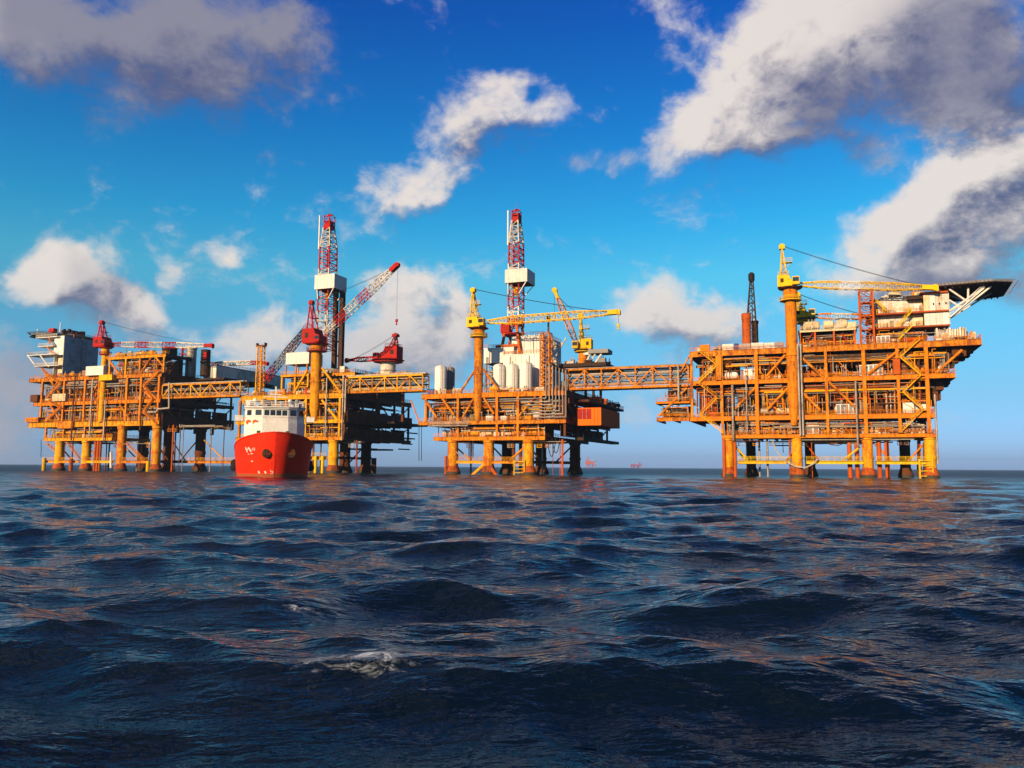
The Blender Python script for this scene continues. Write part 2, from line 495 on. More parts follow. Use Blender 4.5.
def deck(P, u0, u1, v0, v1, z, gh=1.3, mat='orange', side_mat=None, rails=True, beams=True, left=True):
    """plate with its edge girders; z is the walking level"""
    side_mat = side_mat or mat  # a darker colour passed here paints in the shade of the ends
    MB().box(u0 + .3, u1 - .3, v0 + .3, v1 - .3, z - .28, z).build('deck_plate', 'deck', P)
    g = MB().ibeam((u0, v0, z - gh / 2), (u1, v0, z - gh / 2), .6, gh).build('edge_girder', mat, P)
    mb = MB(); n = max(2, int((u1 - u0) / 2.2))
    for i in range(n + 1):
        u = u0 + (u1 - u0) * i / n; mb.box(u - .05, u + .05, v0 - .27, v0 - .09, z - gh + .13, z - .13)
    mb.build('stiffener', mat, g)
    MB().ibeam((u1, v0 + .32, z - gh / 2), (u1, v1, z - gh / 2), .6, gh).build('side_girder', side_mat, P)
    if left: MB().ibeam((u0, v0 + .32, z - gh / 2), (u0, v1, z - gh / 2), .6, gh).build('side_girder', side_mat, P)
    if beams:
        n = max(2, int((u1 - u0) / 4.5))
        for i in range(1, n):
            u = u0 + (u1 - u0) * i / n
            MB().beam((u, v0 + .4, z - .28 - gh * .35), (u, v1 - .4, z - .28 - gh * .35), .25, gh * .68).build('floor_beam', 'rust', P)
    if rails:
        railing(P, (u0, v0 - .1, z), (u1, v0 - .1, z), mat)
        railing(P, (u1 + .05, v0, z), (u1 + .05, v1, z), side_mat)

def column(P, u, v, z0, z1, w, mat='orange', n=0):
    mb = MB()
    if n: mb.tube((u, v, z0), (u, v, z1), w / 2, n)
    else:
        mb.box(u - w / 2, u + w / 2, v - w / 2, v + w / 2, z0, z1)
    return mb.build('column', mat, P, smooth=bool(n))
def brace(P, p, q, d, mat='orange'):
    return MB().tube(p, q, d / 2, 8).build('brace', mat, P, True)

def stair(P, p, q, w=1.1, mat='lemon'):
    """one flight from p up to q along u, seen on the outside of a front"""
    p, q = Vector(p), Vector(q); o = Vector((0, w, 0)); mb = MB()
    for k in (Vector((0, 0, 0)), o): mb.beam(p + k, q + k, .12, .30)
    n = max(4, int((q - p).length / .8))
    for i in range(1, n):
        c = p + (q - p) * (i / n); mb.box(c.x - .2, c.x + .2, c.y, c.y + w, c.z - .03, c.z + .03)
    f = mb.build('stair_flight', mat, P)
    mb = MB()
    for k in (Vector((0, 0, 0)), o):
        for z in (.6, 1.1):
            mb.beam(p + k + Vector((0, 0, z)), q + k + Vector((0, 0, z)), .075)
        for i in range(5):
            c = p + (q - p) * (i / 4) + k; mb.beam(c, c + Vector((0, 0, 1.1)), .08)
    mb.build('handrail', mat, f)

def zigzag(P, xl, xr, ys, v=-.9, mat='lemon', start=0):
    """flights between pixel heights ys, going to and fro between pixel columns xl and xr"""
    for i in range(len(ys) - 1):
        a, b = (xl, xr) if (i + start) % 2 == 0 else (xr, xl)
        p, q = pt(a, ys[i], v), pt(b, ys[i + 1], v)
        if q.z < p.z: p, q = q, p
        stair(P, p, q, 1.0, mat)
        MB().box(q.x - .9, q.x + .9, v - .1, v + 1.3, q.z - .12, q.z).build('landing', mat, P)

# process equipment standing on the decks -----------------------------------
def cabinet(P, u, v, z, w, d, h, mat):
    o = MB().box(u, u + w, v, v + d, z + .12, z + h).build('cabinet', mat, P)
    mb = MB()
    n = max(1, int(w / 1.1))
    for i in range(n):
        a = u + w * (i + .12) / n; b = u + w * (i + .88) / n
        mb.box(a, b, v - .05, v + .01, z + .3, z + h - .2)
    mb.build('door_leaf', mat if R.random() < .7 else 'grey', o)
    MB().box(u - .08, u + w + .08, v - .08, v + d + .08, z, z + .12).build('skid', 'rust', o)
def h_vessel(P, u, v, z, L, r, mat):
    c = z + r + .5
    o = MB().rev((u, v + r, c), (u + L, v + r, c), [(0, r * .15), (.02, r * .6), (.07, r * .92), (.12, r), (.5, r), (.88, r), (.93, r * .92), (.98, r * .6), (1, r * .15)], 14).build('vessel', mat, P, True)
    for k in (.22, .78): MB().box(u + L * k - .2, u + L * k + .2, v + r * .3, v + r * 1.7, z, c - r * .6).build('saddle', 'rust', o)
    mb = MB()
    for k in (.3, .5, .7):
        mb.tube((u + L * k, v + r, c + r * .8), (u + L * k, v + r, c + r + .55), .14, 6)
        mb.tube((u + L * k, v + r, c + r + .45), (u + L * k, v + r, c + r + .6), .26, 8)
    mb.build('nozzle', 'galvanised', o)
def v_vessel(P, u, v, z, r, h, mat):
    o = MB().rev((u + r, v + r, z + .5), (u + r, v + r, z + h), [(0, r * .5), (.06, r * .9), (.12, r), (.85, r), (.93, r * .85), (.98, r * .5), (1, r * .1)], 14).build('vessel', mat, P, True)
    mb = MB()
    for a in range(4):
        x, y = u + r + r * .75 * math.cos(a * 1.571 + .78), v + r + r * .75 * math.sin(a * 1.571 + .78)
        mb.beam((x, y, z), (x, y, z + .9), .18)
    mb.tube((u + r, v + r, z + h), (u + r, v + r, z + h + .7), .15, 6)
    for k in (.35, .65): mb.tube((u + r, v + r, z + h * k), (u + r, v + r, z + h * k + .12), r * 1.04, 14)
    mb.build('fitting', 'galvanised', o)
def pump(P, u, v, z, mat):
    mb = MB(); mb.box(u, u + 2.4, v, v + 1.1, z, z + .35)
    mb.tube((u + .1, v + .55, z + .85), (u + 1.2, v + .55, z + .85), .42, 10)
    mb.tube((u + 1.2, v + .55, z + .85), (u + 2.0, v + .55, z + .85), .2, 8)
    mb.rev((u + 2.0, v + .15, z + .85), (u + 2.0, v + 1.0, z + .85), [(0, .25), (.2, .5), (.8, .5), (1, .25)], 10)
    mb.tube((u + 2.0, v + .55, z + 1.2), (u + 2.0, v + .55, z + 2.3), .13, 6)
    mb.build('pump', mat, P, True)
def manifold(P, u, v, z, L, h, mat):
    mb = MB()
    for zz in (.5, h * .55, h * .85): mb.tube((u, v, z + zz), (u + L, v, z + zz), .14, 6)
    n = max(2, int(L / .9))
    for i in range(n):
        x = u + L * (i + .5) / n
        mb.tube((x, v, z), (x, v, z + h), .1, 6); mb.tube((x, v - .25, z + h * .4), (x, v + .25, z + h * .4), .22, 6)
    mb.build('manifold', mat, P, True)
def pipe(P, pts, r, mat, n=7):
    return MB().path(pts, r, n).build('pipe', mat, P, True)

EQ = ['cream', 'white', 'clean_white', 'white', 'cream', 'grey', 'galvanised', 'yellow', 'orange', 'deep_orange', 'rust', 'yellow', 'pipe_white']
PIPE = ['galvanised', 'pipe_white', 'orange', 'rust', 'pipe_white', 'yellow', 'rust', 'deep_orange', 'dark', 'galvanised', 'yellow', 'shade_maroon']
def level(P, u0, u1, v0, zf, zc, depth=16, mat='orange', dens=1.0, wall='rust', pipes=9, eq=None, lowpipes=True):
    """one storey: equipment in two rows, pipe racks under the ceiling, a bulkhead behind"""
    H = zc - zf; eq = eq or EQ
    # first row
    u = u0 + rnd(.3, 1.2)
    while u < u1 - 2:
        k = R.random(); v = v0 + rnd(1.3, 2.6); m = R.choice(eq)
        if k < .27:
            w = rnd(1.6, 4.2); w = min(w, u1 - u - .4); cabinet(P, u, v, zf, w, rnd(1, 2.2), min(H * .62, rnd(1.3, 3.0)), m)
        elif k < .42:
            w = min(rnd(3.5, 7), u1 - u - .4); h_vessel(P, u, v, zf, w, min(H * .2, rnd(.6, 1.15)), m)
        elif k < .56:
            r = rnd(.6, 1.2); w = 2 * r; v_vessel(P, u, v, zf, r, H * rnd(.45, .8), m)
        elif k < .72:
            w = 2.5; pump(P, u, v, zf, R.choice(['green', 'blue', 'grey', 'red', 'yellow', 'cream']))
        elif k < .9:
            w = min(rnd(2.2, 5), u1 - u - .4); manifold(P, u, v, zf, w, H * rnd(.35, .7), R.choice(PIPE))
        else: w = rnd(.8, 2.5)
        u += w + rnd(.1, .9) / dens
    # second row, taller and denser, mostly in dark colours that stand for shade
    u = u0 + rnd(.2, 1)
    while u < u1 - 3:
        w = min(rnd(3, 8), u1 - u - .3); v = v0 + rnd(5.0, 6.5); m = R.choice(['cream', 'rust', 'grey', 'rust', 'shade_maroon', 'dark', 'deep_orange', 'dark', 'dark'])
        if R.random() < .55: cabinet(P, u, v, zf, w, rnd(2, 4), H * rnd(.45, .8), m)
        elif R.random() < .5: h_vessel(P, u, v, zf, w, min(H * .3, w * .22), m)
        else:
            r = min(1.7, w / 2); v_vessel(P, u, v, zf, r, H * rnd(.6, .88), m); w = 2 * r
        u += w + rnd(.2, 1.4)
    # bulkhead panels at the back of the visible zone, interior shade in their colour
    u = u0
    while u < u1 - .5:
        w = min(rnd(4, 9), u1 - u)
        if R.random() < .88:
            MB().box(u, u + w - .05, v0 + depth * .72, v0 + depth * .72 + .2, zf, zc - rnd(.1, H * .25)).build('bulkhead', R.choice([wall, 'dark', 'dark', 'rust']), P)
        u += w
    # pipe racks
    for i in range(int(pipes * 2.5)):
        a = rnd(u0, u0 + (u1 - u0) * .45); b = rnd(a + (u1 - u0) * .3, u1); b = min(b, u1 - .2)
        r = R.choice([.08, .1, .12, .15, .2, .26, .32]); v = v0 + rnd(.4, 4.5); z = zc - .9 - rnd(0, H * .33)
        pts = [(a, v, z), (b, v, z)]
        k = R.random()
        if k < .3: pts.append((b, v, zf + rnd(.3, H * .4)))
        elif k < .55: pts.insert(0, (a, v, zf + rnd(.3, H * .4)))
        elif k < .7: pts.append((b, v + 5, z))
        pipe(P, pts, r, R.choice(PIPE))
    if lowpipes:
        for i in range(max(3, int(pipes * .7))):
            a = rnd(u0, u1 - 8); b = min(a + rnd(5, 18), u1 - .3); z = zf + rnd(.3, H * .5); v = v0 + rnd(.5, 3.2)
            pipe(P, [(a, v, z + rnd(.5, 1.5)), (a, v, z), (b, v, z), (b, v, z + rnd(.6, 2))], R.choice([.08, .11, .16]), R.choice(PIPE))
    # drop lines close to the front, and here and there a mezzanine walkway
    for i in range(int((u1 - u0) / 1.5)):
        u = rnd(u0, u1); v = v0 + rnd(.45, 2.4); a = zf + rnd(0, H * .35); b = zc - rnd(0, H * .3)
        pts = [(u, v, a), (u, v, b)]
        if R.random() < .4: pts.append((min(u1, u + rnd(.8, 4)), v, b))
        if R.random() < .3: pts.insert(0, (u, v + 2, a))
        pipe(P, pts, R.choice([.06, .08, .1, .14]), R.choice(PIPE), 5)
    if H > 6:
        u = u0 + rnd(0, 6)
        while u < u1 - 6:
            w = min(rnd(6, 15), u1 - u - .3); z = zf + H * rnd(.42, .58)
            MB().box(u, u + w, v0 + 2.7, v0 + 4.4, z - .22, z).build('mezzanine', R.choice([mat, 'rust', mat]), P)
            railing(P, (u, v0 + 2.7, z), (u + w, v0 + 2.7, z), mat)
            if R.random() < .7: cabinet(P, u + rnd(.5, w * .5), v0 + 3.2, z, rnd(1, 2.5), .9, rnd(.8, 1.6), R.choice(eq))
            u += w + rnd(2, 8)
    # girts and short posts in the plane of the front
    for i in range(int((u1 - u0) / 6.5)):
        a = rnd(u0, u1 - 4); b = min(u1 - .1, a + rnd(3.5, 9)); z = zf + H * rnd(.3, .85); v = v0 + rnd(.25, 1.2)
        MB().beam((a, v, z), (b, v, z), .2, .28).build('girt', R.choice([mat, mat, 'yellow', 'deep_orange']), P)
        MB().beam((b, v, zf), (b, v, z + .1), .18).build('post', mat, P)
        if R.random() < .35: MB().beam((a, v, z), (min(b, a + H * .5), v, zf), .18).build('strut', mat, P)
    # hangers and small posts between floor and ceiling
    n = int((u1 - u0) / 5)
    for i in range(n):
        u = rnd(u0, u1); v = v0 + rnd(.4, 5)
        MB().beam((u, v, zf), (u, v, zc), .22).build('post', R.choice([mat, mat, 'galvanised', 'rust']), P)
    for i in range(n // 2 + 1):
        a = rnd(u0, u1 - 6); z = zc - rnd(.5, H * .4)
        MB().box(a, a + rnd(4, 12), v0 + .9, v0 + 1.5, z, z + .12).build('cable_tray', 'galvanised', P)
    for i in range(n):                                   # lamp brackets along the edge
        u = rnd(u0, u1)
        mb = MB(); mb.beam((u, v0 + .1, zf), (u, v0 + .1, zf + 2.7), .09); mb.box(u - .35, u + .35, v0 - .3, v0 + .1, zf + 2.65, zf + 2.85)
        mb.build('lamp_post', 'galvanised', P)

def clutter(P, u0, u1, v0, v1, z, n, hmax=3.0, eq=None):
    """odds and ends on an open deck"""
    for i in range(n):
        u = rnd(u0, u1); v = rnd(v0, v1); k = R.random(); m = R.choice(eq or EQ)
        if k < .4: cabinet(P, u, v, z, rnd(1.2, 3), rnd(1, 2), rnd(.9, hmax), m)
        elif k < .6: v_vessel(P, u, v, z, rnd(.4, .8), rnd(1.4, hmax), m)
        elif k < .8: h_vessel(P, u, v, z, rnd(2, 4.5), rnd(.4, .8), m)
        else: pump(P, u, v, z, m)

def leg(P, u, v, ztop, r, mat='leg_paint', flare=True, n=18, brown='leg_rust'):
    """jacket leg: painted above, rusty in the splash zone, black with growth at the water"""
    o = MB().rev((u, v, 3.0), (u, v, ztop), [(0, r), (.25, r), (.30, r * 1.12), (.34, r * 1.12), (.38, r), (.9, r), (.92, r * 1.15), (1, r * 1.15)], n).build('leg', mat, P, True)
    k = 1.45 if flare else 1.05
    LEGS.append(to_world(u, v, 0))
    MB().rev((u, v, 1.0), (u, v, 3.0), [(0, r * k), (.5, r * (1 + (k - 1) * .5)), (1, r * 1.02)], n).build('splash_zone', brown, o, True)
    MB().rev((u, v, -5), (u, v, 1.0), [(0, r * (k + .1)), (.8, r * (k + .1)), (1, r * (k + .03))], n).build('waterline_band', 'growth', o, True)
    return o

def walkway(P, u0, u1, v, z, mat='yellow', h=1.0, w=1.4):
    MB().ibeam((u0, v, z - h / 2), (u1, v, z - h / 2), w, h).build('tie_beam', mat, P)
    railing(P, (u0, v - w / 2, z), (u1, v - w / 2, z), mat)

def boat_landing(P, u, v, z, mat='lemon', w=3.0):
    mb = MB()
    for du in (-w / 2, w / 2): mb.beam((u + du, v, -2), (u + du, v, z), .45)
    for k in range(4): mb.beam((u - w / 2, v, .8 + k * (z - 1) / 3.2), (u + w / 2, v, .8 + k * (z - 1) / 3.2), .25)
    mb.build('boat_landing', mat, P)

def lattice(P, name, p, q, w0, wm, w1, n, mats, chord=.16, lace=.09, up=None, per=None):
    """square lattice from p to q; the sections take the colours mats in turn, each a part"""
    p, q = Vector(p), Vector(q); a, b = basis(q - p, up)
    def wd(k):
        if k < .2: return w0 + (wm - w0) * k / .2
        if k > .75: return wm + (w1 - wm) * (k - .75) / .25
        return wm
    def corner(k):
        c = p + (q - p) * k; w = wd(k) / 2
        return [c - a * w - b * w, c + a * w - b * w, c + a * w + b * w, c - a * w + b * w]
    ns = len(mats)
    for si, mat in enumerate(mats):
        mb = MB()
        for i in range(n):
            k0 = (si + i / n) / ns; k1 = (si + (i + 1) / n) / ns
            c0, c1 = corner(k0), corner(k1)
            for j in range(4):
                mb.beam(c0[j], c1[j], chord)
                e = (j + 1) % 4
                if i % 2: mb.beam(c0[j], c1[e], lace)
                else: mb.beam(c0[e], c1[j], lace)
                mb.beam(c0[j], c0[e], lace)
        mb.build(name, mat, P)

def cables(P, p, q, r=.05, gap=.5, sag=.0, n=8, name='cable', mat='cable'):
    p, q = Vector(p), Vector(q)
    for o in (-gap / 2, gap / 2):
        pts = []
        for i in range(n + 1):
            k = i / n; c = p + (q - p) * k + Vector((0, o, 0)); c.z -= sag * 4 * k * (1 - k); pts.append(c)
        MB().curve(pts, r, 4).build(name, mat, P)

def pedestal_crane(name, label, u, v, z0, z1, r, ped, body, tip, cols, bw, aframe, hook=6.0, wide=1.0, taper=True, box=(4.5, 4.0, 3.2), house_off=0.0, cat='crane', boom_foot=None, back=True, aw=1.0):
    C = thing(name, label, cat, (u, v, z0))
    L = z1 - z0
    prof = [(0, r * .55), (.03, r * .6), (.16, r), (.5, r), (.505, r * 1.13), (.52, r * 1.13), (.525, r), (.90, r), (.93, r * 1.25), (1, r * 1.25)] if taper else \
           [(0, r), (.4, r), (.405, r * 1.12), (.43, r * 1.12), (.435, r), (.88, r), (.92, r * 1.22), (1, r * 1.22)]
    MB().rev((u, v, z0), (u, v, z1), prof, 20).build('pedestal', ped, C, True)
    zr = z1 - L * .09
    mb = MB(); mb.rev((u, v, zr), (u, v, zr + .25), [(0, r * 1.9), (1, r * 1.9)], 20)
    for i in range(20):
        a, b = i * math.pi / 10, (i + 1) * math.pi / 10
        rail_mesh(mb, (u + r * 1.85 * math.cos(a), v + r * 1.85 * math.sin(a), zr + .2), (u + r * 1.85 * math.cos(b), v + r * 1.85 * math.sin(b), zr + .2), step=9)
    mb.build('access_platform', body, C)
    MB().rev((u, v, z1), (u, v, z1 + .5), [(0, r * 2.0), (.5, r * 2.15), (.55, r * 1.9), (1, r * 1.7)], 20).build('slew_ring', body if body == 'red' else 'rust', C, True)
    tip = Vector(tip); e = Vector((tip.x - u, tip.y - v, 0)).normalized(); sidev = Vector((-e.y, e.x, 0))
    bu, bv, bz = box; zt = z1 + .5
    c = Vector((u, v, zt)) - e * (bu * .18) + Vector((house_off, 0, 0))
    # machinery house, a box with sloped shoulders along the boom direction
    st = []
    mb = MB()
    poly = [(-bu * .5, 0), (bu * .5, 0), (bu * .5, bz * .5), (bu * .3, bz * .62), (bu * .2, bz), (-bu * .5, bz), (-bu * .5, bz * .8)]
    n0 = len(mb.v); n = len(poly)
    for s_ in (-1, 1):
        for x, z in poly: mb.v.append(tuple(c + e * x + sidev * (s_ * bv / 2) + Vector((0, 0, z))))
    mb.f.append(tuple(range(n))); mb.f.append(tuple(reversed(range(n, 2 * n))))
    for i in range(n):
        j = (i + 1) % n; mb.f.append((j, i, n + i, n + j))
    H = mb.build('machinery_house', body, C)
    mb = MB()
    for s_ in (-1, 1):
        k = c - e * (bu * .22) + sidev * (s_ * (bv / 2 + .03))
        MB().beam(k + Vector((0, 0, bz * .35)), k + Vector((0, 0, bz * .7)), bu * .2, .06, up=sidev).build('louvre', 'dark', H)
    mb = MB()
    k = c + Vector((0, 0, bz))
    rail_mesh(mb, k - e * bu * .45 - sidev * bv * .48, k + e * bu * .2 - sidev * bv * .48); rail_mesh(mb, k - e * bu * .45 + sidev * bv * .48, k + e * bu * .2 + sidev * bv * .48)
    mb.build('railing', body, H)
    cb = c + e * (bu * .62) - sidev * (bv * .72 if sidev.y > 0 else -bv * .72)
    K = MB().cbox(cb, 2.0, 1.8, 2.4).build('operator_cab', body, C)
    MB().box(cb.x - .85, cb.x + .85, cb.y - .95, cb.y - .9, cb.z + .9, cb.z + 2.1).build('window', 'glass', K)
    # a-frame: upright rear legs, raked front legs, ladders of rungs between
    top = Vector((u, v, zt + aframe)) - e * (bu * .42 * aw)
    mb = MB()
    for s_ in (-1, 1):
        o = sidev * (s_ * bv * .30); ot = sidev * (s_ * bv * .17)
        f0 = c + e * (bu * (.12 if aw > 0 else .4)) + o + Vector((0, 0, bz * .7)); b0 = c - e * (bu * .34 * aw) + o + Vector((0, 0, bz * .7))
        f0.z = min(f0.z, top.z - 1); b0.z = f0.z
        mb.beam(f0, top + ot, .34); mb.beam(b0, top + ot, .38)
        for k in (.2, .4, .6, .8): mb.beam(f0.lerp(top + ot, k), b0.lerp(top + ot, k), .16)
        for k in (.0, .2, .4, .6): mb.beam(f0.lerp(top + ot, k), b0.lerp(top + ot, k + .2), .13)
    for k in (.3, .55, .8):
        a0 = (c - e * (bu * .34 * aw) + Vector((0, 0, bz * .7))).lerp(top, k); mb.beam(a0 - sidev * bv * .26, a0 + sidev * bv * .26, .18)
    a0 = top.lerp(c, .38); mb.box(a0.x - .3, a0.x + 2.4, a0.y - .9, a0.y + .9, a0.z, a0.z + .15); mb.beam((a0.x + 2.3, a0.y, a0.z + .1), (a0.x + .2, a0.y, a0.z - 1.6), .14)
    rail_mesh(mb, (a0.x, a0.y - .9, a0.z + .15), (a0.x + 2.4, a0.y - .9, a0.z + .15))
    mb.build('a_frame', body, C)
    mb = MB(); mb.cbox(top - Vector((0, 0, .3)), 1.7 * wide, 1.7 * wide, 1.1)
    for s_ in (-.4, .4): mb.rev(top + sidev * (s_ - .15) + Vector((0, 0, .5)), top + sidev * (s_ + .15) + Vector((0, 0, .5)), [(0, .85), (1, .85)], 14)
    mb.build('sheave_block', body, C, True)
    # boom
    foot = Vector(boom_foot) if boom_foot is not None else Vector((u, v, zt + .7)) + e * (bu * .45)
    lattice(C, 'boom_section', foot, tip, bw * .45, bw, bw * .5, 4, cols, chord=.25 * wide, lace=.12 * wide)
    d = (tip - foot).normalized()
    mb = MB(); a, b = basis(d)
    mb.beam(tip - d * 1.0, tip + d * 2.2, bw * .8, bw * .62)
    mb.beam(tip + d * 1.8, tip + d * 3.0 - Vector((0, 0, .8)), bw * .6, .7)
    for s_ in (-.5, .5): mb.rev(tip + d * 2.2 + a * (s_ - .2), tip + d * 2.2 + a * (s_ + .2), [(0, .9), (1, .9)], 14)
    mb.build('boom_head', body if body != 'lemon' else 'lemon', C, True)
    cables(C, top + Vector((0, 0, .8)), tip + d * .6, .055, .9, sag=.6, name='pendant_line')
    if hook:
        hp = tip + d * 2.4
        MB().tube(hp, hp - Vector((0, 0, hook)), .05, 4).build('hoist_line', 'cable', C)
        mb = MB(); k = hp - Vector((0, 0, hook))
        mb.cbox(k - Vector((0, 0, .8)), .8, .5, 1.0); mb.rev(k - Vector((0, 0, 1.9)), k - Vector((0, 0, .8)), [(0, .15), (.3, .35), (.6, .2), (1, .25)], 8)
        mb.build('hook_block', body, C)
    return C

def derrick(label, u, v, wu, wv, zs, name='drilling_derrick'):
    """zs: base, top of lower red, top of lower white, box bottom, box top, white top, red top, upper white top, crown"""
    D = thing(name, label, 'derrick', (u, v, zs[0]))
    def tower(z0, z1, k0, k1, mat, ns, ch=.42, part='mast_section', ds=0.0):
        mb = MB()
        def cor(z, k):
            return [Vector((u + su * wu / 2 * k, v + sv * wv / 2 * k, z)) for su, sv in ((-1, -1), (1, -1), (1, 1), (-1, 1))]
        for i in range(ns):
            a, b = i / ns, (i + 1) / ns
            c0 = cor(z0 + (z1 - z0) * a, k0 + (k1 - k0) * a); c1 = cor(z0 + (z1 - z0) * b, k0 + (k1 - k0) * b)
            for j in range(4):
                e = (j + 1) % 4
                mb.beam(c0[j], c1[j], ch); mb.beam(c0[j], c0[e], ch * .6)
                if i % 2: mb.beam(c0[j], c1[e], ch * .5)
                else: mb.beam(c0[e], c1[j], ch * .5)
        return mb.build(part, mat, D)
    z = zs
    tower(z[0], z[1], 1.0, 1.0, 'red', 4)
    tower(z[1], z[2], 1.0, 1.0, 'white', 2)
    tower(z[2], z[3], 1.0, 1.0, 'red', 3)
    tower(z[3], z[5], 1.0, .98, 'white', 4)
    tower(z[5], z[6], .98, .94, 'red', 4)
    tower(z[6], z[7], .94, .62, 'white', 4)
    tower(z[7], z[8], .6, .6, 'red', 2, .3, 'crown_block')
    mb = MB(); mb.box(u - wu * .32, u + wu * .32, v - wv * .3, v + wv * .3, z[7] - .4, z[7] + 1.5)
    for s_ in (-.5, 0, .5): mb.rev((u - 1.2, v + s_, z[7] + 2.2), (u + 1.2, v + s_, z[7] + 2.2), [(0, .8), (1, .8)], 12)
    mb.build('crown_sheave', 'red', D)
    mb = MB(); mb.beam((u - wu * .35, v, z[8]), (u + wu * .35, v, z[8]), .5); mb.beam((u, v - 1, z[8] + .2), (u, v + 1.5, z[8] + .8), .4)
    mb.beam((u, v, z[8]), (u, v, z[8] + 3), .08)
    mb.build('gin_pole', 'red', D)
    MB().beam((u - wu * .56, v - wv * .5, z[6] - 1), (u - wu * .56, v - wv * .5, z[8] - .5), .45).build('standpipe', 'clean_white', D)
    # racking board behind its white windwall
    ex = 1.1
    b = MB(); x0, x1, y0, y1 = u - wu * .58 - ex * .4, u + wu * .5 + ex * 3.3, v - wv * .55 - ex, v + wv * .5 + ex * 1.5
    t_ = .18
    b.box(x0, x1, y0, y0 + t_, z[3], z[4]); b.box(x1 - t_, x1, y0 + t_, y1, z[3], z[4]); b.box(x0, x0 + t_, y0 + t_, y1, z[3], z[4]); b.box(x0 + t_, x1 - t_, y1 - t_, y1, z[3], z[4])
    W = b.build('windwall', 'clean_white', D)
    MB().box(x0 + t_, x1 - t_, y0 + t_, y1 - t_, z[3] + .3, z[3] + .5).build('racking_floor', 'dark', W)
    mb = MB()
    for i in range(1, 6):
        uu = x0 + (x1 - x0) * i / 6; mb.box(uu - .06, uu + .06, y0 - .06, y0, z[3], z[4])
    for i in range(1, 6):
        vv = y0 + (y1 - y0) * i / 6; mb.box(x1, x1 + .06, vv - .06, vv + .06, z[3], z[4])
    mb.build('stiffener', 'clean_white', W)
    mb = MB(); mb.beam((x0 + 1, y0 + .4, z[3]), (u - wu / 2, v - wv / 2, z[3] - 4), .3); mb.beam((x1 - .5, y0 + .4, z[3]), (u + wu / 2, v - wv / 2, z[3] - 4), .3); mb.beam((x1 - .5, y1 - .4, z[3]), (u + wu / 2, v + wv / 2, z[3] - 4), .3)
    mb.build('knee_brace', 'clean_white', W)
    # ladder and travelling block inside
    mb = MB(); lx = u - wu * .2
    for s_ in (-.25, .25): mb.beam((lx + s_, v - wv * .52, z[0]), (lx + s_, v - wv * .52, z[7]), .09)
    k = z[0]
    while k < z[7]: mb.beam((lx - .25, v - wv * .52, k), (lx + .25, v - wv * .52, k), .07); k += .9
    mb.build('ladder', 'white', D)
    zt = z[3] - 2.6
    mb = MB(); mb.cbox((u, v, zt), 1.5, 1.2, 2.0); mb.rev((u, v, zt - 1.6), (u, v, zt), [(0, .3), (.5, .6), (1, .5)], 10)
    mb.build('travelling_block', 'lemon', D)
    mb = MB()
    for s_ in (-.5, -.2, .2, .5): mb.beam((u + s_, v, zt + 2), (u + s_, v, z[7]), .06)
    mb.build('drilling_line', 'cable', D)
    return D

def truss_bridge(label, u0, u1, v, z0, z1, w, npan, mat='orange', pipes=7, name='truss_bridge'):
    B = thing(name, label, 'bridge', (u0, v, z0))
    for vv in (v, v + w):
        MB().beam((u0, vv, z0 + .35), (u1, vv, z0 + .35), .6, .7).build('bottom_chord', mat, B)
        MB().beam((u0, vv, z1 - .25), (u1, vv, z1 - .25), .5, .5).build('top_chord', mat, B)
        for i in range(npan + 1):
            u = u0 + (u1 - u0) * i / npan
            MB().beam((u, vv, z0 + .7), (u, vv, z1 - .5), .36).build('post', mat, B)
            if i < npan:
                un = u0 + (u1 - u0) * (i + 1) / npan
                p, q = ((u, vv, z0 + .7), (un, vv, z1 - .5)) if i % 2 == 0 else ((u, vv, z1 - .5), (un, vv, z0 + .7))
                MB().beam(p, q, .34).build('diagonal', mat, B)
    MB().box(u0, u1, v + .35, v + w - .35, z0 + .45, z0 + .6).build('walkway', 'deck', B)
    for i in range(npan * 2 + 1):
        u = u0 + (u1 - u0) * i / (npan * 2)
        MB().beam((u, v + .3, z0 + .25), (u, v + w - .3, z0 + .25), .25, .35).build('cross_beam', mat, B)
        if i % 2 == 0: MB().beam((u, v + .3, z1 - .25), (u, v + w - .3, z1 - .25), .25, .3).build('cross_beam', mat, B)
    H = z1 - z0
    for i in range(pipes):
        r = R.choice([.16, .22, .28, .35]); z = z0 + 1.1 + (H - 2.0) * (i + .5) / pipes
        MB().tube((u0 - .8, v + 1.0 + (i % 3) * .8, z), (u1 + .8, v + 1.0 + (i % 3) * .8, z), r, 8).build('pipe', R.choice(['galvanised', 'pipe_white', 'galvanised', 'grey', 'rust', 'cream']), B, True)
    for i in range(4):
        r = rnd(.18, .34)
        MB().tube((u0 - 1, v + .6 + i * .9, z1 + r + .02), (u1 + 1, v + .6 + i * .9, z1 + r + .02), r, 8).build('pipe', R.choice(['galvanised', 'pipe_white', 'pipe_white']), B, True)
    railing(B, (u0, v - .3, z0 + .5), (u1, v - .3, z0 + .5), mat)
    return B

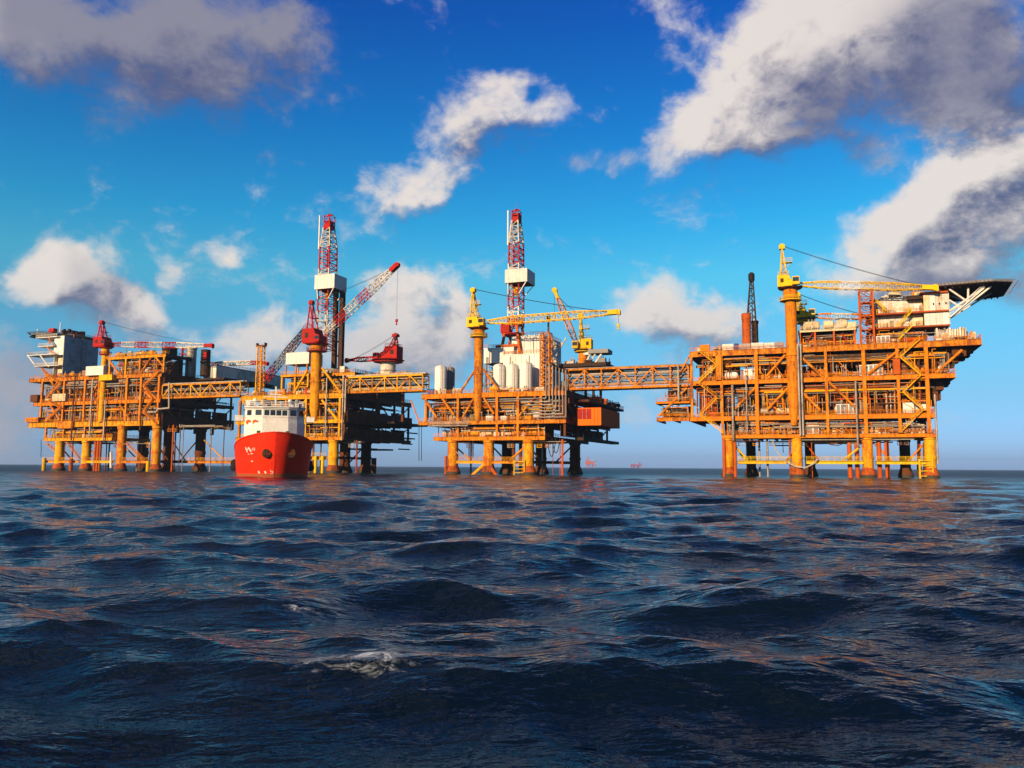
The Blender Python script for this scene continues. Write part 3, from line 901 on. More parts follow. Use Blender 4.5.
def container(label, x0, x1, ytop, ybot, v, d, mat, name='shipping_container', cat='container', rib=True, zb=None):
    """box container whose front shows between pixels x0..x1, ytop..ybot on plane v"""
    u0, zt = px(x0, ytop, v); u1 = px(x1, ytop, v)[0]; zb = Z(x0, ybot, v) if zb is None else zb
    C = thing(name, label, cat, (u0, v, zb))
    body = MB().box(u0 + .05, u1 - .05, v + .05, v + d - .05, zb + .1, zt - .05).build('shell', mat, C)
    mb = MB()
    for (a, b) in ((u0, v), (u1 - .2, v), (u0, v + d - .2), (u1 - .2, v + d - .2)): mb.box(a, a + .2, b, b + .2, zb, zt)
    for z in (zb, zt - .2):
        mb.box(u0 + .2, u1 - .2, v, v + .12, z, z + .2); mb.box(u1 - .12, u1, v + .2, v + d - .2, z, z + .2); mb.box(u0, u0 + .12, v + .2, v + d - .2, z, z + .2)
    mb.build('corner_frame', mat, C)
    if rib:
        mb = MB(); n = max(3, int((u1 - u0) / .7))
        for i in range(n):
            u = u0 + .3 + (u1 - u0 - .6) * (i + .5) / n; mb.box(u - .12, u + .12, v + .01, v + .06, zb + .22, zt - .22)
        n = max(3, int(d / .8))
        for i in range(n):
            w = v + .3 + (d - .6) * (i + .5) / n; mb.box(u1 - .06, u1 - .01, w - .12, w + .12, zb + .22, zt - .22)
        mb.build('corrugation', mat, body)
    return C

def storage_tank(label, x0, x1, ytop, v, zb, mat='clean_white', group=None):
    u0, zt = px(x0, ytop, v); u1 = px(x1, ytop, v)[0]; r = (u1 - u0) / 2; u = (u0 + u1) / 2
    T = thing('storage_tank', label, 'tank', (u, v, zb), group)
    H = zt - zb; hd = min(.12, r * .35 / H)
    S = MB().rev((u, v, zb + .3), (u, v, zt), [(0, r), (.3, r), (1 - hd * 1.6, r), (1 - hd * .7, r * .86), (1 - hd * .2, r * .5), (1, r * .15)], 24).build('shell', mat, T, True)
    mb = MB()
    for k in (.25, .5, .75): mb.rev((u, v, zb + H * k), (u, v, zb + H * k + .08), [(0, r * 1.015), (1, r * 1.015)], 24)
    mb.build('seam_ring', mat, S)
    MB().rev((u, v, zb), (u, v, zb + .3), [(0, r * 1.05), (1, r * 1.05)], 24).build('skirt', 'grey', T)
    mb = MB()
    for s_ in (-.25, .25): mb.beam((u + r * .5 + s_, v - r * .88 - .1, zb), (u + r * .5 + s_, v - r * .88 - .1, zt), .07)
    k = zb + .4
    while k < zt: mb.beam((u + r * .5 - .25, v - r * .88 - .1, k), (u + r * .5 + .25, v - r * .88 - .1, k), .06); k += .5
    mb.build('ladder', 'galvanised', T)
    MB().tube((u, v, zt - .2), (u, v, zt + .9), .15, 6).build('vent', 'galvanised', T)
    return T

def flights(P, pts, v=-1.0, mat='yellow'):
    """stair flights through pixel points, landing at each"""
    for a, b in zip(pts, pts[1:]):
        p, q = pt(a[0], a[1], v), pt(b[0], b[1], v)
        if q.z < p.z: p, q = q, p
        stair(P, p, q, .9, mat)
    for a in pts:
        c = pt(a[0], a[1], v)
        MB().box(c.x - .9, c.x + .9, v - .15, v + 1.2, c.z - .16, c.z - .04).build('landing', mat, P)

def diag(P, x0, y0, x1, y1, w=.75, mat='orange', v=.05):
    return brace(P, pt(x0, y0, v), pt(x1, y1, v), w, mat)

def dark_side(P, u, v0, v1, z0, z1, mat='shade_maroon', walls=.6, n=4):  # shade of this end is painted in with dark colours
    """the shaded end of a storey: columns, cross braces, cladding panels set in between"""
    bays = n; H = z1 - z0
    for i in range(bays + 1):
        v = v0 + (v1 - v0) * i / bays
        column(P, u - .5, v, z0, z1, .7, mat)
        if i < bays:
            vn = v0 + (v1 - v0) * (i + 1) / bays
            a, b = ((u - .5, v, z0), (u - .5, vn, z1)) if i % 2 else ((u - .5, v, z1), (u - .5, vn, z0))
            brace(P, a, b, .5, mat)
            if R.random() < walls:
                MB().box(u - 2.2, u - 2.0, v + .4, vn - .4, z0, z0 + H * rnd(.6, .95)).build('side_panel', R.choice(['dark', 'rust', 'shade_maroon', 'dark']), P)
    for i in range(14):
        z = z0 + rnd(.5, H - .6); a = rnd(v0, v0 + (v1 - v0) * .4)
        MB().tube((u - rnd(.8, 1.8), a, z), (u - rnd(.8, 1.8), rnd(a + 8, v1), z), R.choice([.12, .18, .25]), 6).build('pipe', R.choice(['rust', 'dark', 'galvanised', 'shade_maroon']), P, True)

def deep_girder(P, u, v0, v1, z0, z1, mat='shade_maroon'):  # default colour has the side's shade painted in
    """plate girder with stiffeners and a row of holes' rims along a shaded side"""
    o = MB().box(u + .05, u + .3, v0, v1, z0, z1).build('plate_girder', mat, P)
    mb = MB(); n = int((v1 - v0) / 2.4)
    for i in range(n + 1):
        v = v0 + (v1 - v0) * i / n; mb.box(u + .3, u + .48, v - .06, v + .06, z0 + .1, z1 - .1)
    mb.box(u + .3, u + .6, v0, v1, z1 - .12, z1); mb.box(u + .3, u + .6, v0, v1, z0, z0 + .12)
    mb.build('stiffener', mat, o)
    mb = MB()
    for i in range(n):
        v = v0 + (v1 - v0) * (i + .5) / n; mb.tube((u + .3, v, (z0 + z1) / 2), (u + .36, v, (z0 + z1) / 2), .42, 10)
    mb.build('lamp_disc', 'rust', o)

# ================================================================== platform on the right
P = thing('offshore_platform', 'orange four deck offshore platform on the right carrying a helideck and accommodation', 'platform', (U(690, 400), 0, 0))
D4 = 36.0
za, zb, zc, zd = Z(870, 433.5), Z(870, 413.8), Z(870, 375.5), Z(870, 343.5)
deck(P, U(722, 435), U(936, 435), 0, D4, za, 1.1)
deck(P, U(690, 416), U(934, 415), 0, D4, zb, 1.35)
deck(P, U(657, 420), U(689, 420), 0, 15, zb - .05, 1.2)
zi = Z(680, 401)
deck(P, U(656, 402), U(690, 402), 0, 12, zi, .7)
deck(P, U(690, 382), U(955, 377), 0, D4, zc, 1.35)
deck(P, U(690, 352), U(981, 339), 0, D4, zd, 1.75)
ML = zb - 1.4
for x in (692, 722, 757, 827, 865, 899, 928):
    lo = zb if x < 700 else za
    column(P, U(x, 400), .05, lo, zd - 1.75, .95 if x in (757, 865, 928) else .75)
for x in (722, 757, 827, 865, 928):
    for v in (12, 24, 35): column(P, U(x, 400), v, za, zd - 1.7, .9, 'rust')
for q in ((785, 355, 766, 377), (757, 386, 735, 409), (789, 387, 767, 410), (799, 355, 824, 378), (797, 387, 820, 410), (829, 382, 858, 410),
          (687, 388, 659, 416), (962, 350, 936, 373), (899, 350, 868, 374)):
    diag(P, *q)
diag(P, 690, 355, 676, 380, .5); diag(P, 967, 340, 972, 331, .4)
# under the overhang on the right: brackets, tanks and modules hung in steps, the shade painted into them
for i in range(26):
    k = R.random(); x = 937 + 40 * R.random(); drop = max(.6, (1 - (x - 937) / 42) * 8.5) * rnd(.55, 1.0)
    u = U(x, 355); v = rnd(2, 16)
    MB().box(u - rnd(.8, 2.2), u + rnd(.6, 1.8), v, v + rnd(2, 6), zd - 1.8 - drop, zd - 1.75).build('hung_module', R.choice(['dark', 'rust', 'dark', 'shade_maroon']), P)
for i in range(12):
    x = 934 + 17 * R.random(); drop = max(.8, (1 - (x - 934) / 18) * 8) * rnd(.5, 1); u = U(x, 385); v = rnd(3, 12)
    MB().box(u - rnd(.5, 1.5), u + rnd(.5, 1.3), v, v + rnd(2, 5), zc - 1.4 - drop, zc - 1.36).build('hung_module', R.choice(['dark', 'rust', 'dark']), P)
level(P, U(724, 425), U(932, 425), 0, za, zb - 1.35, 16, pipes=6, eq=['cream', 'white', 'cream', 'white', 'grey', 'galvanised'])
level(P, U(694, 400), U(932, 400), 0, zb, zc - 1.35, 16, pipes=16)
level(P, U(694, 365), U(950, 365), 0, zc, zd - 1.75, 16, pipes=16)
level(P, U(659, 410), U(688, 410), 0, zb, zi - .7, 10, pipes=4)
level(P, U(664, 395), U(690, 395), 0, zi, zc - 1.35, 10, pipes=4)
# row of pale panels along the lowest storey
for i in range(17):
    a, b = 737 + i * 11.2, 737 + (i + .86) * 11.2
    if i in (5, 10): continue
    MB().box(U(a, 427), U(b, 427), 3.2, 3.5, za + .05, za + R.choice([2.6, 3.1, 3.4])).build('wall_panel', R.choice(['cream', 'white', 'cream', 'blue_grey', 'white']), P)
flights(P, [(700, 352), (717, 365), (698, 383), (717, 398), (700, 415), (723, 433)])
flights(P, [(920, 339), (900, 357), (921, 375), (903, 392), (923, 410), (901, 432)])
MB().box(U(716, 370), U(721.5, 370), -.9, .6, zc, zd - 1.8).build('lift_shaft', 'orange', P)
MB().box(U(893, 370), U(900, 370), -.8, .6, zc, Z(896, 359)).build('lift_shaft', 'deep_orange', P)
# tall grey risers in front of the fronts
for x, y0, y1, r in ((733, 440, 386, .34), (800, 435, 345, .3), (803, 435, 345, .3), (857, 445, 382, .32), (747, 432, 375, .2), (936, 463, 395, .28), (679, 400, 366, .3)):
    pipe(P, [(U(x, 420, -1.1), -1.1, Z(x, y0, -1.1)), (U(x, 420, -1.1), -1.1, Z(x, y1, -1.1)), (U(x, 420, -1.1), 1.2, Z(x, y1, -1.1))], r, 'galvanised' if x != 679 else 'pipe_white')
# pipework slung below the lowest deck
for i in range(5):
    a = rnd(730, 820); pipe(P, [(U(a), 1.2 + i, za - 1.6 - .25 * i), (U(min(932, a + rnd(60, 130))), 1.2 + i, za - 1.6 - .25 * i)], .2, R.choice(['galvanised', 'pipe_white', 'grey']))
# legs, caissons, tie beams
lt = za - .9
for x in (728, 797, 868, 931): leg(P, U(x, 455), 1.6, lt, 1.45)
for x, v in ((751, 24), (810, 24), (905, 26)): leg(P, U(x, 455, v), v, lt, 1.5, 'rust', brown='rust')
for x in (850, 857.5, 880, 888): MB().tube((U(x, 455), 3.5, -5), (U(x, 455), 3.5, lt), .62, 12).build('caisson', 'deep_orange', P, True)
for x in (724, 735): MB().tube((U(x, 455), .2, -5), (U(x, 455), .2, lt), .5, 10).build('caisson', 'deep_orange', P, True)
zt4 = Z(830, 460.5)
walkway(P, U(737), U(789), 1.0, zt4, 'lemon'); walkway(P, U(805), U(862), 1.0, zt4, 'lemon'); walkway(P, U(875), U(926), 1.0, zt4, 'lemon')
for x in (737, 805, 875): MB().ibeam((U(x), 2, zt4 - .6), (U(x) + 2, 25, zt4 - .6), .9, .9).build('tie_beam', 'rust', P)
diag(P, 736, 447, 748, 460, .55, 'lemon', 1.0); diag(P, 860, 447, 842, 461, .5, 'lemon', 1.0)
boat_landing(P, U(926, 465), .0, Z(926, 459), 'lemon', 3.2)
MB().curve([pt(772, 440, -.5), pt(777, 452, -.5), pt(786, 462, -.5), pt(797, 467, -.5), pt(806, 467.5, -.5), pt(813, 464, -.5), pt(818, 459, -.5)], .22, 6).build('hose', 'pipe_white', P, True)
MB().curve([pt(826, 441, 2), pt(830, 444.5, 2), pt(838, 445.5, 2), pt(845, 443, 2), pt(848, 440, 2)], .12, 6).build('hose', 'cable', P, True)
mb = MB(); c = pt(783, 446, 12)
mb.cbox(c, 4.5, 3, .3); rail_mesh(mb, c + Vector((-2.2, -1.5, .3)), c + Vector((2.2, -1.5, .3))); mb.beam(c, c + Vector((0, 0, 3.5)), .2); mb.beam(c + Vector((0, 0, -2)), c, .2)
mb.build('hanging_platform', 'dark', P)
# upper works on the left half of the top deck
for a, b, m, lb in ((722, 733, 'clean_white', 'white crate at the left end of the row on the right platform top deck'), (734, 738, 'blue', 'small blue crate in the row on the right platform top deck'),
                    (739, 750, 'blue_grey', 'grey crate just right of the small blue crate on the top deck'), (751, 763, 'clean_white', 'white crate below the rusty stack, third from the orange pedestal'),
                    (764, 774, 'clean_white', 'white crate second from the orange pedestal on the top deck'), (775, 783, 'blue_grey', 'grey crate next to the orange crane pedestal on the top deck')):
    u0, u1 = U(a, 347), U(b, 347); h = rnd(1.7, 2.2)
    K = thing('storage_crate', lb, 'crate', (u0, 1.0, zd), 'crates along the top deck edge')
    MB().box(u0, u1, 1.0, 2.6, zd + .12, zd + h).build('body', m, K)
    mb = MB()
    for z in (zd + .12, zd + h - .12): mb.box(u0 - .04, u1 + .04, .95, 1.0, z, z + .12)
    n = max(2, int((u1 - u0) / .9))
    for i in range(n + 1): mb.box(u0 + (u1 - u0) * i / n - .04, u0 + (u1 - u0) * i / n + .04, .94, 1.0, zd + .24, zd + h - .12)
    mb.build('batten', m, K)['kind'] = 'stuff'
    for k in (.15, .85): MB().box(u0 + (u1 - u0) * k - .15, u0 + (u1 - u0) * k + .15, 1.0, 2.6, zd, zd + .12).build('foot', 'rust', K)
for x0, x1, y, zz_, h in ((744, 757, 0, zc, 3.2), (836, 857, 0, zb, 3.0), (861, 884, 0, zc, 3.2), (903, 914, 0, zb, 3.0), (806, 818, 0, za, 2.6), (875, 893, 0, zd, 2.2)):
    cabinet(P, U(x0, 400), .9 if zz_ != zd else 1.2, zz_, U(x1, 400) - U(x0, 400), 1.6, h, 'clean_white')
clutter(P, U(694, 348), U(716, 348), 1, 5, zd, 5, 2.4)
clutter(P, U(724, 340), U(780, 340), 4, 12, zd, 14, 2.6, ['cream', 'white', 'orange', 'yellow'])
# process module in the middle of the top deck: roof deck on posts
zr = Z(825, 329, 3)
deck(P, U(799, 330, 3), U(856, 330, 3), 3, 24, zr, .7, 'cream', 'dark')
for x in (800, 815, 834, 855): column(P, U(x, 337, 3), 3.2, zd, zr - .7, .5, 'deep_orange')
level(P, U(800, 337, 3), U(855, 337, 3), 3, zd, zr - .7, 12, pipes=8, eq=['cream', 'white', 'deep_orange', 'cream'])
clutter(P, U(801, 325, 3), U(850, 325, 3), 4.5, 9, zr, 14, 3.0, ['cream', 'cream', 'white', 'galvanised'])
for x0, x1 in ((804, 820), (823, 834), (836, 848)):
    h_vessel(P, U(x0, 325, 5), 5, zr, U(x1, 325, 5) - U(x0, 325, 5), 1.25, 'cream')
diag(P, 806, 343, 813, 333, .35, 'red', 3); diag(P, 842, 333, 848, 343, .35, 'red', 3)
# equipment band to the right, in front of and below the accommodation
z5 = Z(910, 327, 4)
level(P, U(868, 335), U(930, 335), 2.0, zd, z5 - .6, 10, pipes=7, eq=['white', 'cream', 'white', 'cream', 'red'])
clutter(P, U(930, 335), U(974, 335), 1.5, 6, zd, 12, 3.4, ['white', 'cream', 'cream', 'galvanised', 'yellow'])
for i in range(12):
    a = 936 + i * 2.6; u = U(a, 332, 2); MB().box(u, u + .45, 2, 5, zd + 1.1, zd + rnd(3.2, 4.0)).build('fin', R.choice(['cream', 'galvanised', 'white']), P)

# accommodation block ------------------------------------------------------
A = thing('accommodation_block', 'white panelled accommodation block below the helideck on the right platform', 'building', (U(900, 326, 3), 3, z5))
zf1, zf2, zroof = z5, Z(910, 312, 3), Z(910, 293.5, 3)
for z, xa, xb in ((zf1, 868, 949.5), (zf2, 868, 949), (zroof, 921, 949)):
    MB().box(U(xa, 320, 3), U(xb, 320, 3), 2.2, 20, z - .45, z - .02).build('floor_slab', 'deep_orange', A)
for (z0, z1, xs, v) in ((zf1, zf2, [(870, 876), (877, 885), (886, 897), (898, 910), (911, 922)], 5.0), (zf2, zroof + .2, [(873, 880), (881, 891), (892, 903), (904, 915), (916, 922)], 5.6)):
    for i, (a, b) in enumerate(xs):
        w = MB().box(U(a, 315, v), U(b + .8, 315, v), v, v + .3, z0, z1 - .5 - (rnd(0, .9) if z0 == zf2 else 0)).build('wall_panel', R.choice(['white', 'cream', 'white']), A)
        if i % 2 == 0:
            c = (U(a, 315, v) + U(b, 315, v)) / 2; MB().box(c - .5, c + .5, v - .05, v, z0 + .1, z0 + 2.3).build('door', R.choice(['clean_white', 'grey']), w)
for (z0, z1) in ((zf1, zf2 - .47), (zf2, zroof - .47)):
    xs = [924, 930, 936, 942.5, 948.6]
    for a, b in zip(xs, xs[1:]):
        u0, u1 = U(a, 315, 3), U(b, 315, 3)
        w = MB().box(u0 + .03, u1 - .03, 3, 3.3, z0, z1).build('wall_panel', 'clean_white' if z0 == zf1 else R.choice(['white', 'clean_white', 'cream']), A)
        if z0 == zf2 and a != 924: MB().box(u0 + .8, u0 + 1.2, 2.95, 3, z0 + 1.6, z0 + 2.2).build('window', 'glass', w)
    MB().box(U(948.6, 315, 3) + .02, U(948.6, 315, 3) + .3, 3.0, 18, z0, z1).build('end_wall', 'white', A)
    MB().box(U(870, 315, 6), U(948.6, 315, 3), 6.2, 6.4, z0, z1).build('inner_wall', 'dark', A)
MB().box(U(876, 300, 8), U(948, 300, 8), 8, 19, zroof - .5, zroof - .2).build('roof', 'deck', A)
for (a, b) in (((898, 327), (912, 311)), ((899, 339), (912, 326)), ((886, 311), (875, 301))):
    p, q = pt(*a, 2.0), pt(*b, 2.0)
    if q.z < p.z: p, q = q, p
    stair(A, p, q, 1.0)
mb = MB(); rail_mesh(mb, (U(870, 312, 2.2), 2.3, zf2), (U(923, 312, 2.2), 2.3, zf2)); rail_mesh(mb, (U(870, 326, 2.2), 2.3, zf1), (U(923, 326, 2.2), 2.3, zf1)); mb.build('railing', 'yellow', A)
clutter(A, U(876, 300, 8), U(918, 300, 8), 6.8, 10, zroof - .2, 10, 2.0, ['white', 'cream', 'cream', 'orange', 'grey'])
for x in (882, 889, 905, 914, 919): cabinet(A, U(x, 307, 3), 3.2, zf2, 1.5, 1.2, rnd(1.2, 2.5), R.choice(['white', 'orange', 'cream', 'clean_white']))
for x in (880, 902, 916): cabinet(A, U(x, 322, 3), 3.2, zf1, 1.8, 1.2, rnd(1.2, 2.5), R.choice(['white', 'cream', 'clean_white']))
MB().box(U(907, 299, 4), U(923, 299, 4), 3.2, 7, zroof - 1.6, zroof - .6).build('ventilation_hood', 'dark', A)

# helideck -----------------------------------------------------------------
zh = Z(985, 281, 0)
def on_level(x, y, z):
    d = ray(x, y); k = (z - CAM_H) / d.z; p = Vector((0, 0, CAM_H)) + d * k - FO
    return p.dot(FU), p.dot(FV)
poly = [on_level(*q, zh) for q in ((938, 285.5), (993, 280.6), (1012, 281.3), (1003, 295.3), (976, 299.5), (946, 301))]
Hd = thing('helideck', 'dark helicopter deck on white struts jutting out at the right edge', 'helideck', (poly[0][0], poly[0][1], zh - 1))
MB().prism(poly, zh - .35, zh + .35).build('landing_deck', 'dark', Hd)
cu = sum(p[0] for p in poly) / 6; cv = sum(p[1] for p in poly) / 6
mb = MB()
for i in range(6):
    a, b = poly[i], poly[(i + 1) % 6]; mb.beam((a[0], a[1], zh + .1), (b[0], b[1], zh + .1), .35, .6)
mb.build('deck_edge', 'grey', Hd)
for i in range(1, 10):
    k = i / 10; a = (poly[0][0] + (poly[2][0] - poly[0][0]) * k, poly[0][1] + (poly[2][1] - poly[0][1]) * k); b = (poly[5][0] + (poly[3][0] - poly[5][0]) * k, poly[5][1] + (poly[3][1] - poly[5][1]) * k)
    MB().beam((a[0], a[1], zh - .62), (b[0], b[1], zh - .62), .3, .5).build('deck_beam', 'dark', Hd)
mb = MB()
for i in range(6):
    a, b = Vector((*poly[i], zh)), Vector((*poly[(i + 1) % 6], zh)); n = 14
    o = ((a + b) / 2 - Vector((cu, cv, zh))).normalized() * 1.5
    for j in range(n + 1): c = a.lerp(b, j / n); mb.beam(c, c + o + Vector((0, 0, .25)), .07)
    mb.beam(a + o + Vector((0, 0, .25)), b + o + Vector((0, 0, .25)), .08)
mb.build('safety_net', 'grey', Hd)
for dv in (0, 9):
    v0 = 3.5 + dv
    for (a, b) in (((949, 319), (991, 284)), ((948, 312), (985, 285)), ((949, 286), (968, 302)), ((968, 303), (968, 284)), ((949, 300), (962, 308))):
        p, q = pt(*a, v0), pt(*b, v0)
        if q.z > zh - .9: q.z = zh - .9
        if p.z > zh - .9: p.z = zh - .9
        MB().tube(p, q, .28 if dv == 0 else .22, 8).build('strut', 'clean_white', Hd, True)
p, q = pt(950, 317, 2.6), pt(984, 288, 2.6); stair(Hd, p, q, 1.0, 'clean_white')

# lattice tower and flare mast ---------------------------------------------
def lattice_mast(name, label, cat, x, y0, y1, v, w0, w1, mat, nseg=8, ch=.4, zb=None, cap=None):
    u0, zb_ = px(x, y0, v); zb = zb_ if zb is None else zb; z1 = Z(x, y1, v)
    T = thing(name, label, cat, (u0, v, zb))
    mb = MB()
    def cor(k):
        w = w0 + (w1 - w0) * k; z = zb + (z1 - zb) * k
        return [Vector((u0 + s * w / 2, v + t_ * w / 2, z)) for s, t_ in ((-1, -1), (1, -1), (1, 1), (-1, 1))]
    posts = [MB() for _ in range(4)]
    for i in range(nseg):
        c0, c1 = cor(i / nseg), cor((i + 1) / nseg)
        for j in range(4):
            e = (j + 1) % 4; posts[j].beam(c0[j], c1[j], ch)
            mb.beam(c0[j], c1[e], ch * .3); mb.beam(c1[j], c1[e], ch * .4)
            if j == 0: mb.beam(c0[e], c1[j], ch * .3)
    for q in posts: q.build('corner_post', mat, T)
    mb.build('lacing', mat, T)
    return T, u0, z1
T, u_, z_ = lattice_mast('lattice_tower', 'orange lattice stair tower at the left end of the white block', 'tower', 867.5, 343, 290, 1.6, 3.4, 3.4, 'deep_orange', 7, .5, zd)
for k in range(1, 4): MB().box(u_ - 1.6, u_ + 1.6, .1, 3.2, zd + (z_ - zd) * k / 4, zd + (z_ - zd) * k / 4 + .25).build('landing', 'deep_orange', T)
S = thing('vent_stack', 'rusty brown exhaust stack with a black capped lattice mast behind it', 'stack', (U(746.5, 343, 8), 8, zd))
u_ = U(746.5, 330, 8); r_ = (U(751.5, 330, 8) - U(741.5, 330, 8)) / 2 * .9; zt_ = Z(746.5, 314, 8)
MB().rev((u_, 8, zd), (u_, 8, zt_), [(0, r_), (.2, r_), (.21, r_ * 1.05), (.25, r_ * 1.05), (.26, r_), (.85, r_), (.86, r_ * 1.08), (1, r_ * 1.08)], 22).build('stack_pipe', 'leg_rust', S, True)
MB().tube((u_, 8, zt_), (u_, 8, zt_ + .15), r_ * .9, 20).build('stack_mouth', 'black', S)
u2 = U(755, 330, 11); MB().rev((u2, 11, zd), (u2, 11, Z(755, 321, 11)), [(0, r_ * .72), (.9, r_ * .72), (.92, r_ * .85), (1, r_ * .85)], 18).build('stack_pipe', 'dark', S, True)
mb = MB(); um = U(752, 300, 9.5); zm0, zm1 = zd + 2, Z(752, 281, 9.5)
for i in range(9):
    k0, k1 = i / 9, (i + 1) / 9
    w0_, w1_ = 3.6 - 2.7 * k0, 3.6 - 2.7 * k1; za_, zb_ = zm0 + (zm1 - zm0) * k0, zm0 + (zm1 - zm0) * k1
    c0 = [Vector((um - .5 * (1 - k0) + s * w0_ / 2, 9.5 + t_ * w0_ / 2, za_)) for s, t_ in ((-1, -1), (1, -1), (1, 1), (-1, 1))]
    c1 = [Vector((um - .5 * (1 - k1) + s * w1_ / 2, 9.5 + t_ * w1_ / 2, zb_)) for s, t_ in ((-1, -1), (1, -1), (1, 1), (-1, 1))]
    for j in range(4):
        e = (j + 1) % 4; mb.beam(c0[j], c1[j], .34); mb.beam(c0[j], c1[e], .17); mb.beam(c1[j], c1[e], .2)
mb.tube((um, 9.5, zm0), (um, 9.5, zm1), .12, 6)
mb.build('mast', 'dark', S)
MB().rev((um, 9.5, zm1 - .3), (um, 9.5, Z(752, 272.5, 9.5)), [(0, .7), (.2, .95), (.85, .95), (.9, .6), (1, .5)], 12).build('flare_tip', 'black', S, True)

pedestal_crane('pedestal_crane', 'yellow crane on a tall orange pedestal, boom reaching right to the white block', U(792, 350, .4), .4, zb - 3.0, Z(789.5, 289, .4), 1.62, 'orange', 'lemon',
               pt(926, 287.5, .4), ['lemon', 'lemon', 'white', 'lemon', 'lemon', 'lemon'], 2.0, Z(783, 248, .4) - Z(789.5, 287, .4), hook=0, box=(4.6, 4.2, 3.4), boom_foot=pt(800, 284.5, .4), house_off=-.3)
pedestal_crane('pedestal_crane', 'smaller yellow crane half hidden behind the tall orange pedestal', U(805, 320, 24), 24, zd, Z(805, 320, 24), 1.5, 'orange', 'lemon',
               pt(872, 317, 24), ['yellow', 'white', 'yellow'], 1.6, Z(805, 297, 24) - Z(805, 320, 24), hook=0, box=(4.8, 4, 3.2), taper=False)

# ================================================================== middle platform
P = thing('offshore_platform', 'middle offshore platform with white tanks, a derrick and two yellow cranes', 'platform', (U(422, 430), 0, 0))
uR = U(566, 400); vB = min(58, side(614, 430, uR)[0])
za, zb, zc = Z(480, 436.5), Z(480, 420.5), Z(480, 392.5)
deck(P, U(434, 437), U(545, 437), 0, vB * .9, za, 1.3, 'orange', 'shade_maroon')
deck(P, U(419, 421), uR, 0, vB, zb, 1.3, 'orange', 'shade_maroon')
deck(P, U(422, 394), uR, 0, vB, zc, 1.7, 'orange', 'shade_maroon')
for x in (426, 458, 497, 518, 541): column(P, U(x, 410), .05, zb, zc - 1.6, .8)
for x in (458, 497, 518): column(P, U(x, 430), .05, za, zb - 1.3, .7)
for q in ((442, 398, 454, 415), (474, 398, 463, 417), (484, 398, 494, 414), (424, 398, 437, 418), (536, 396, 519, 416), (474.5, 371, 461, 391), (483, 369, 498, 389)):
    diag(P, *q, .8)
diag(P, 411, 400, 419, 422, .5)
level(P, U(436, 430), U(543, 430), 0, za, zb - 1.3, 16, pipes=8)
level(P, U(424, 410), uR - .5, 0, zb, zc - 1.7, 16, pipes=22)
for z0, z1 in ((za, zb - 1.3), (zb, zc - 1.7)): dark_side(P, uR - .2, 1, vB - 2, z0, z1, 'shade_maroon', .8)
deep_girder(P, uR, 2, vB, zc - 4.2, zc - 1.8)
# silver catwalk slung under the second deck
u0, u1 = U(431, 424), U(470, 424); zc_ = Z(450, 425.5)
mb = MB(); mb.box(u0, u1, -2.2, -.6, zc_ - .3, zc_); rail_mesh(mb, (u0, -2.2, zc_), (u1, -2.2, zc_)); rail_mesh(mb, (u0, -.7, zc_), (u1, -.7, zc_)); mb.build('catwalk', 'galvanised', P)
# stack of silver lines turning down beside the bridge
for i in range(7):
    x = 546 + i * 3.4; z = Z(555, 364 + i * 1.2, -.6); zl = Z(555, 398 + i * 3.2, -.6)
    pipe(P, [(U(x, 380, -.6), 2.5, z), (U(x, 380, -.6), -.6 - .1 * i, z), (U(x, 380, -.6), -.6 - .1 * i, zl), (U(x - 28, 380, -.6), -.6 - .1 * i, zl)], .2, 'galvanised' if i % 3 else 'grey')
for i in range(6): pipe(P, [(U(484, 400) + i * .4, .8 + .3 * i, zc - 2.4 - i * .75), (U(545), .8 + .3 * i, zc - 2.4 - i * .75)], .24, R.choice(['galvanised', 'pipe_white', 'grey']))
lt = za - 1.2
for x in (451, 487, 527): leg(P, U(x, 455), 1.6, lt, 1.75)
for x, v in ((541, 26), (575, 34), (507, 30)): leg(P, U(x, 455, v), v, lt, 1.9, 'rust', brown='rust')
for s in (-1, 1):
    c = pt(487, 462, 1.6); MB().tube(c, (c.x + s * 4.6, -.6, -.5), .6, 10).build('raking_brace', 'leg_paint' if s < 0 else 'leg_rust', P, True)
for x in (505, 512, 519): MB().tube((U(x, 455), 8, -5), (U(x, 455), 8, lt), .6, 10).build('caisson', 'rust', P, True)
MB().tube((U(446, 465), -.2, -5), (U(446, 465), -.2, Z(446, 456)), .5, 10).build('fender_post', 'leg_rust', P, True)
zt3 = Z(500, 460.5)
walkway(P, U(455), U(483), 1, zt3, 'yellow'); walkway(P, U(491), U(523), 1, zt3, 'yellow')
MB().ibeam((U(530), 4, zt3 - .5), (U(575, 460, 34), 33, zt3 - .5), .9, 1.0).build('tie_beam', 'rust', P)
diag(P, 524, 448, 510, 460, .8, 'yellow', 1); diag(P, 454, 449, 463, 459, .4, 'galvanised', 1)
boat_landing(P, U(520, 468), -.6, Z(520, 460), 'lemon', 3.5)
for (xa, ya, xm, ym, xb, yb) in ((547, 436, 550, 456, 556, 437), (552, 438, 557, 453, 560, 438), (541, 437, 546, 448, 551, 437)):
    pts = [pt(xa + (xb - xa) * k / 10, ya + (yb - ya) * k / 10 + (ym - ya) * (1 - (2 * k / 10 - 1) ** 2), 4) for k in range(11)]
    MB().curve(pts, .14, 5).build('hose', 'cable', P, True)
for x in (419, 421.5):
    MB().tube(pt(x, 421, 1), pt(x, 461, 1), .13, 6).build('hose', 'cable', P)
for x in (469, 473): MB().tube(pt(x, 440, 1), pt(x, 458, 1), .2, 6).build('riser', 'dark', P)
clutter(P, U(424, 390), U(470, 390), 1.2, 5, zc, 10, 2.2, ['cream', 'white', 'blue', 'galvanised'])
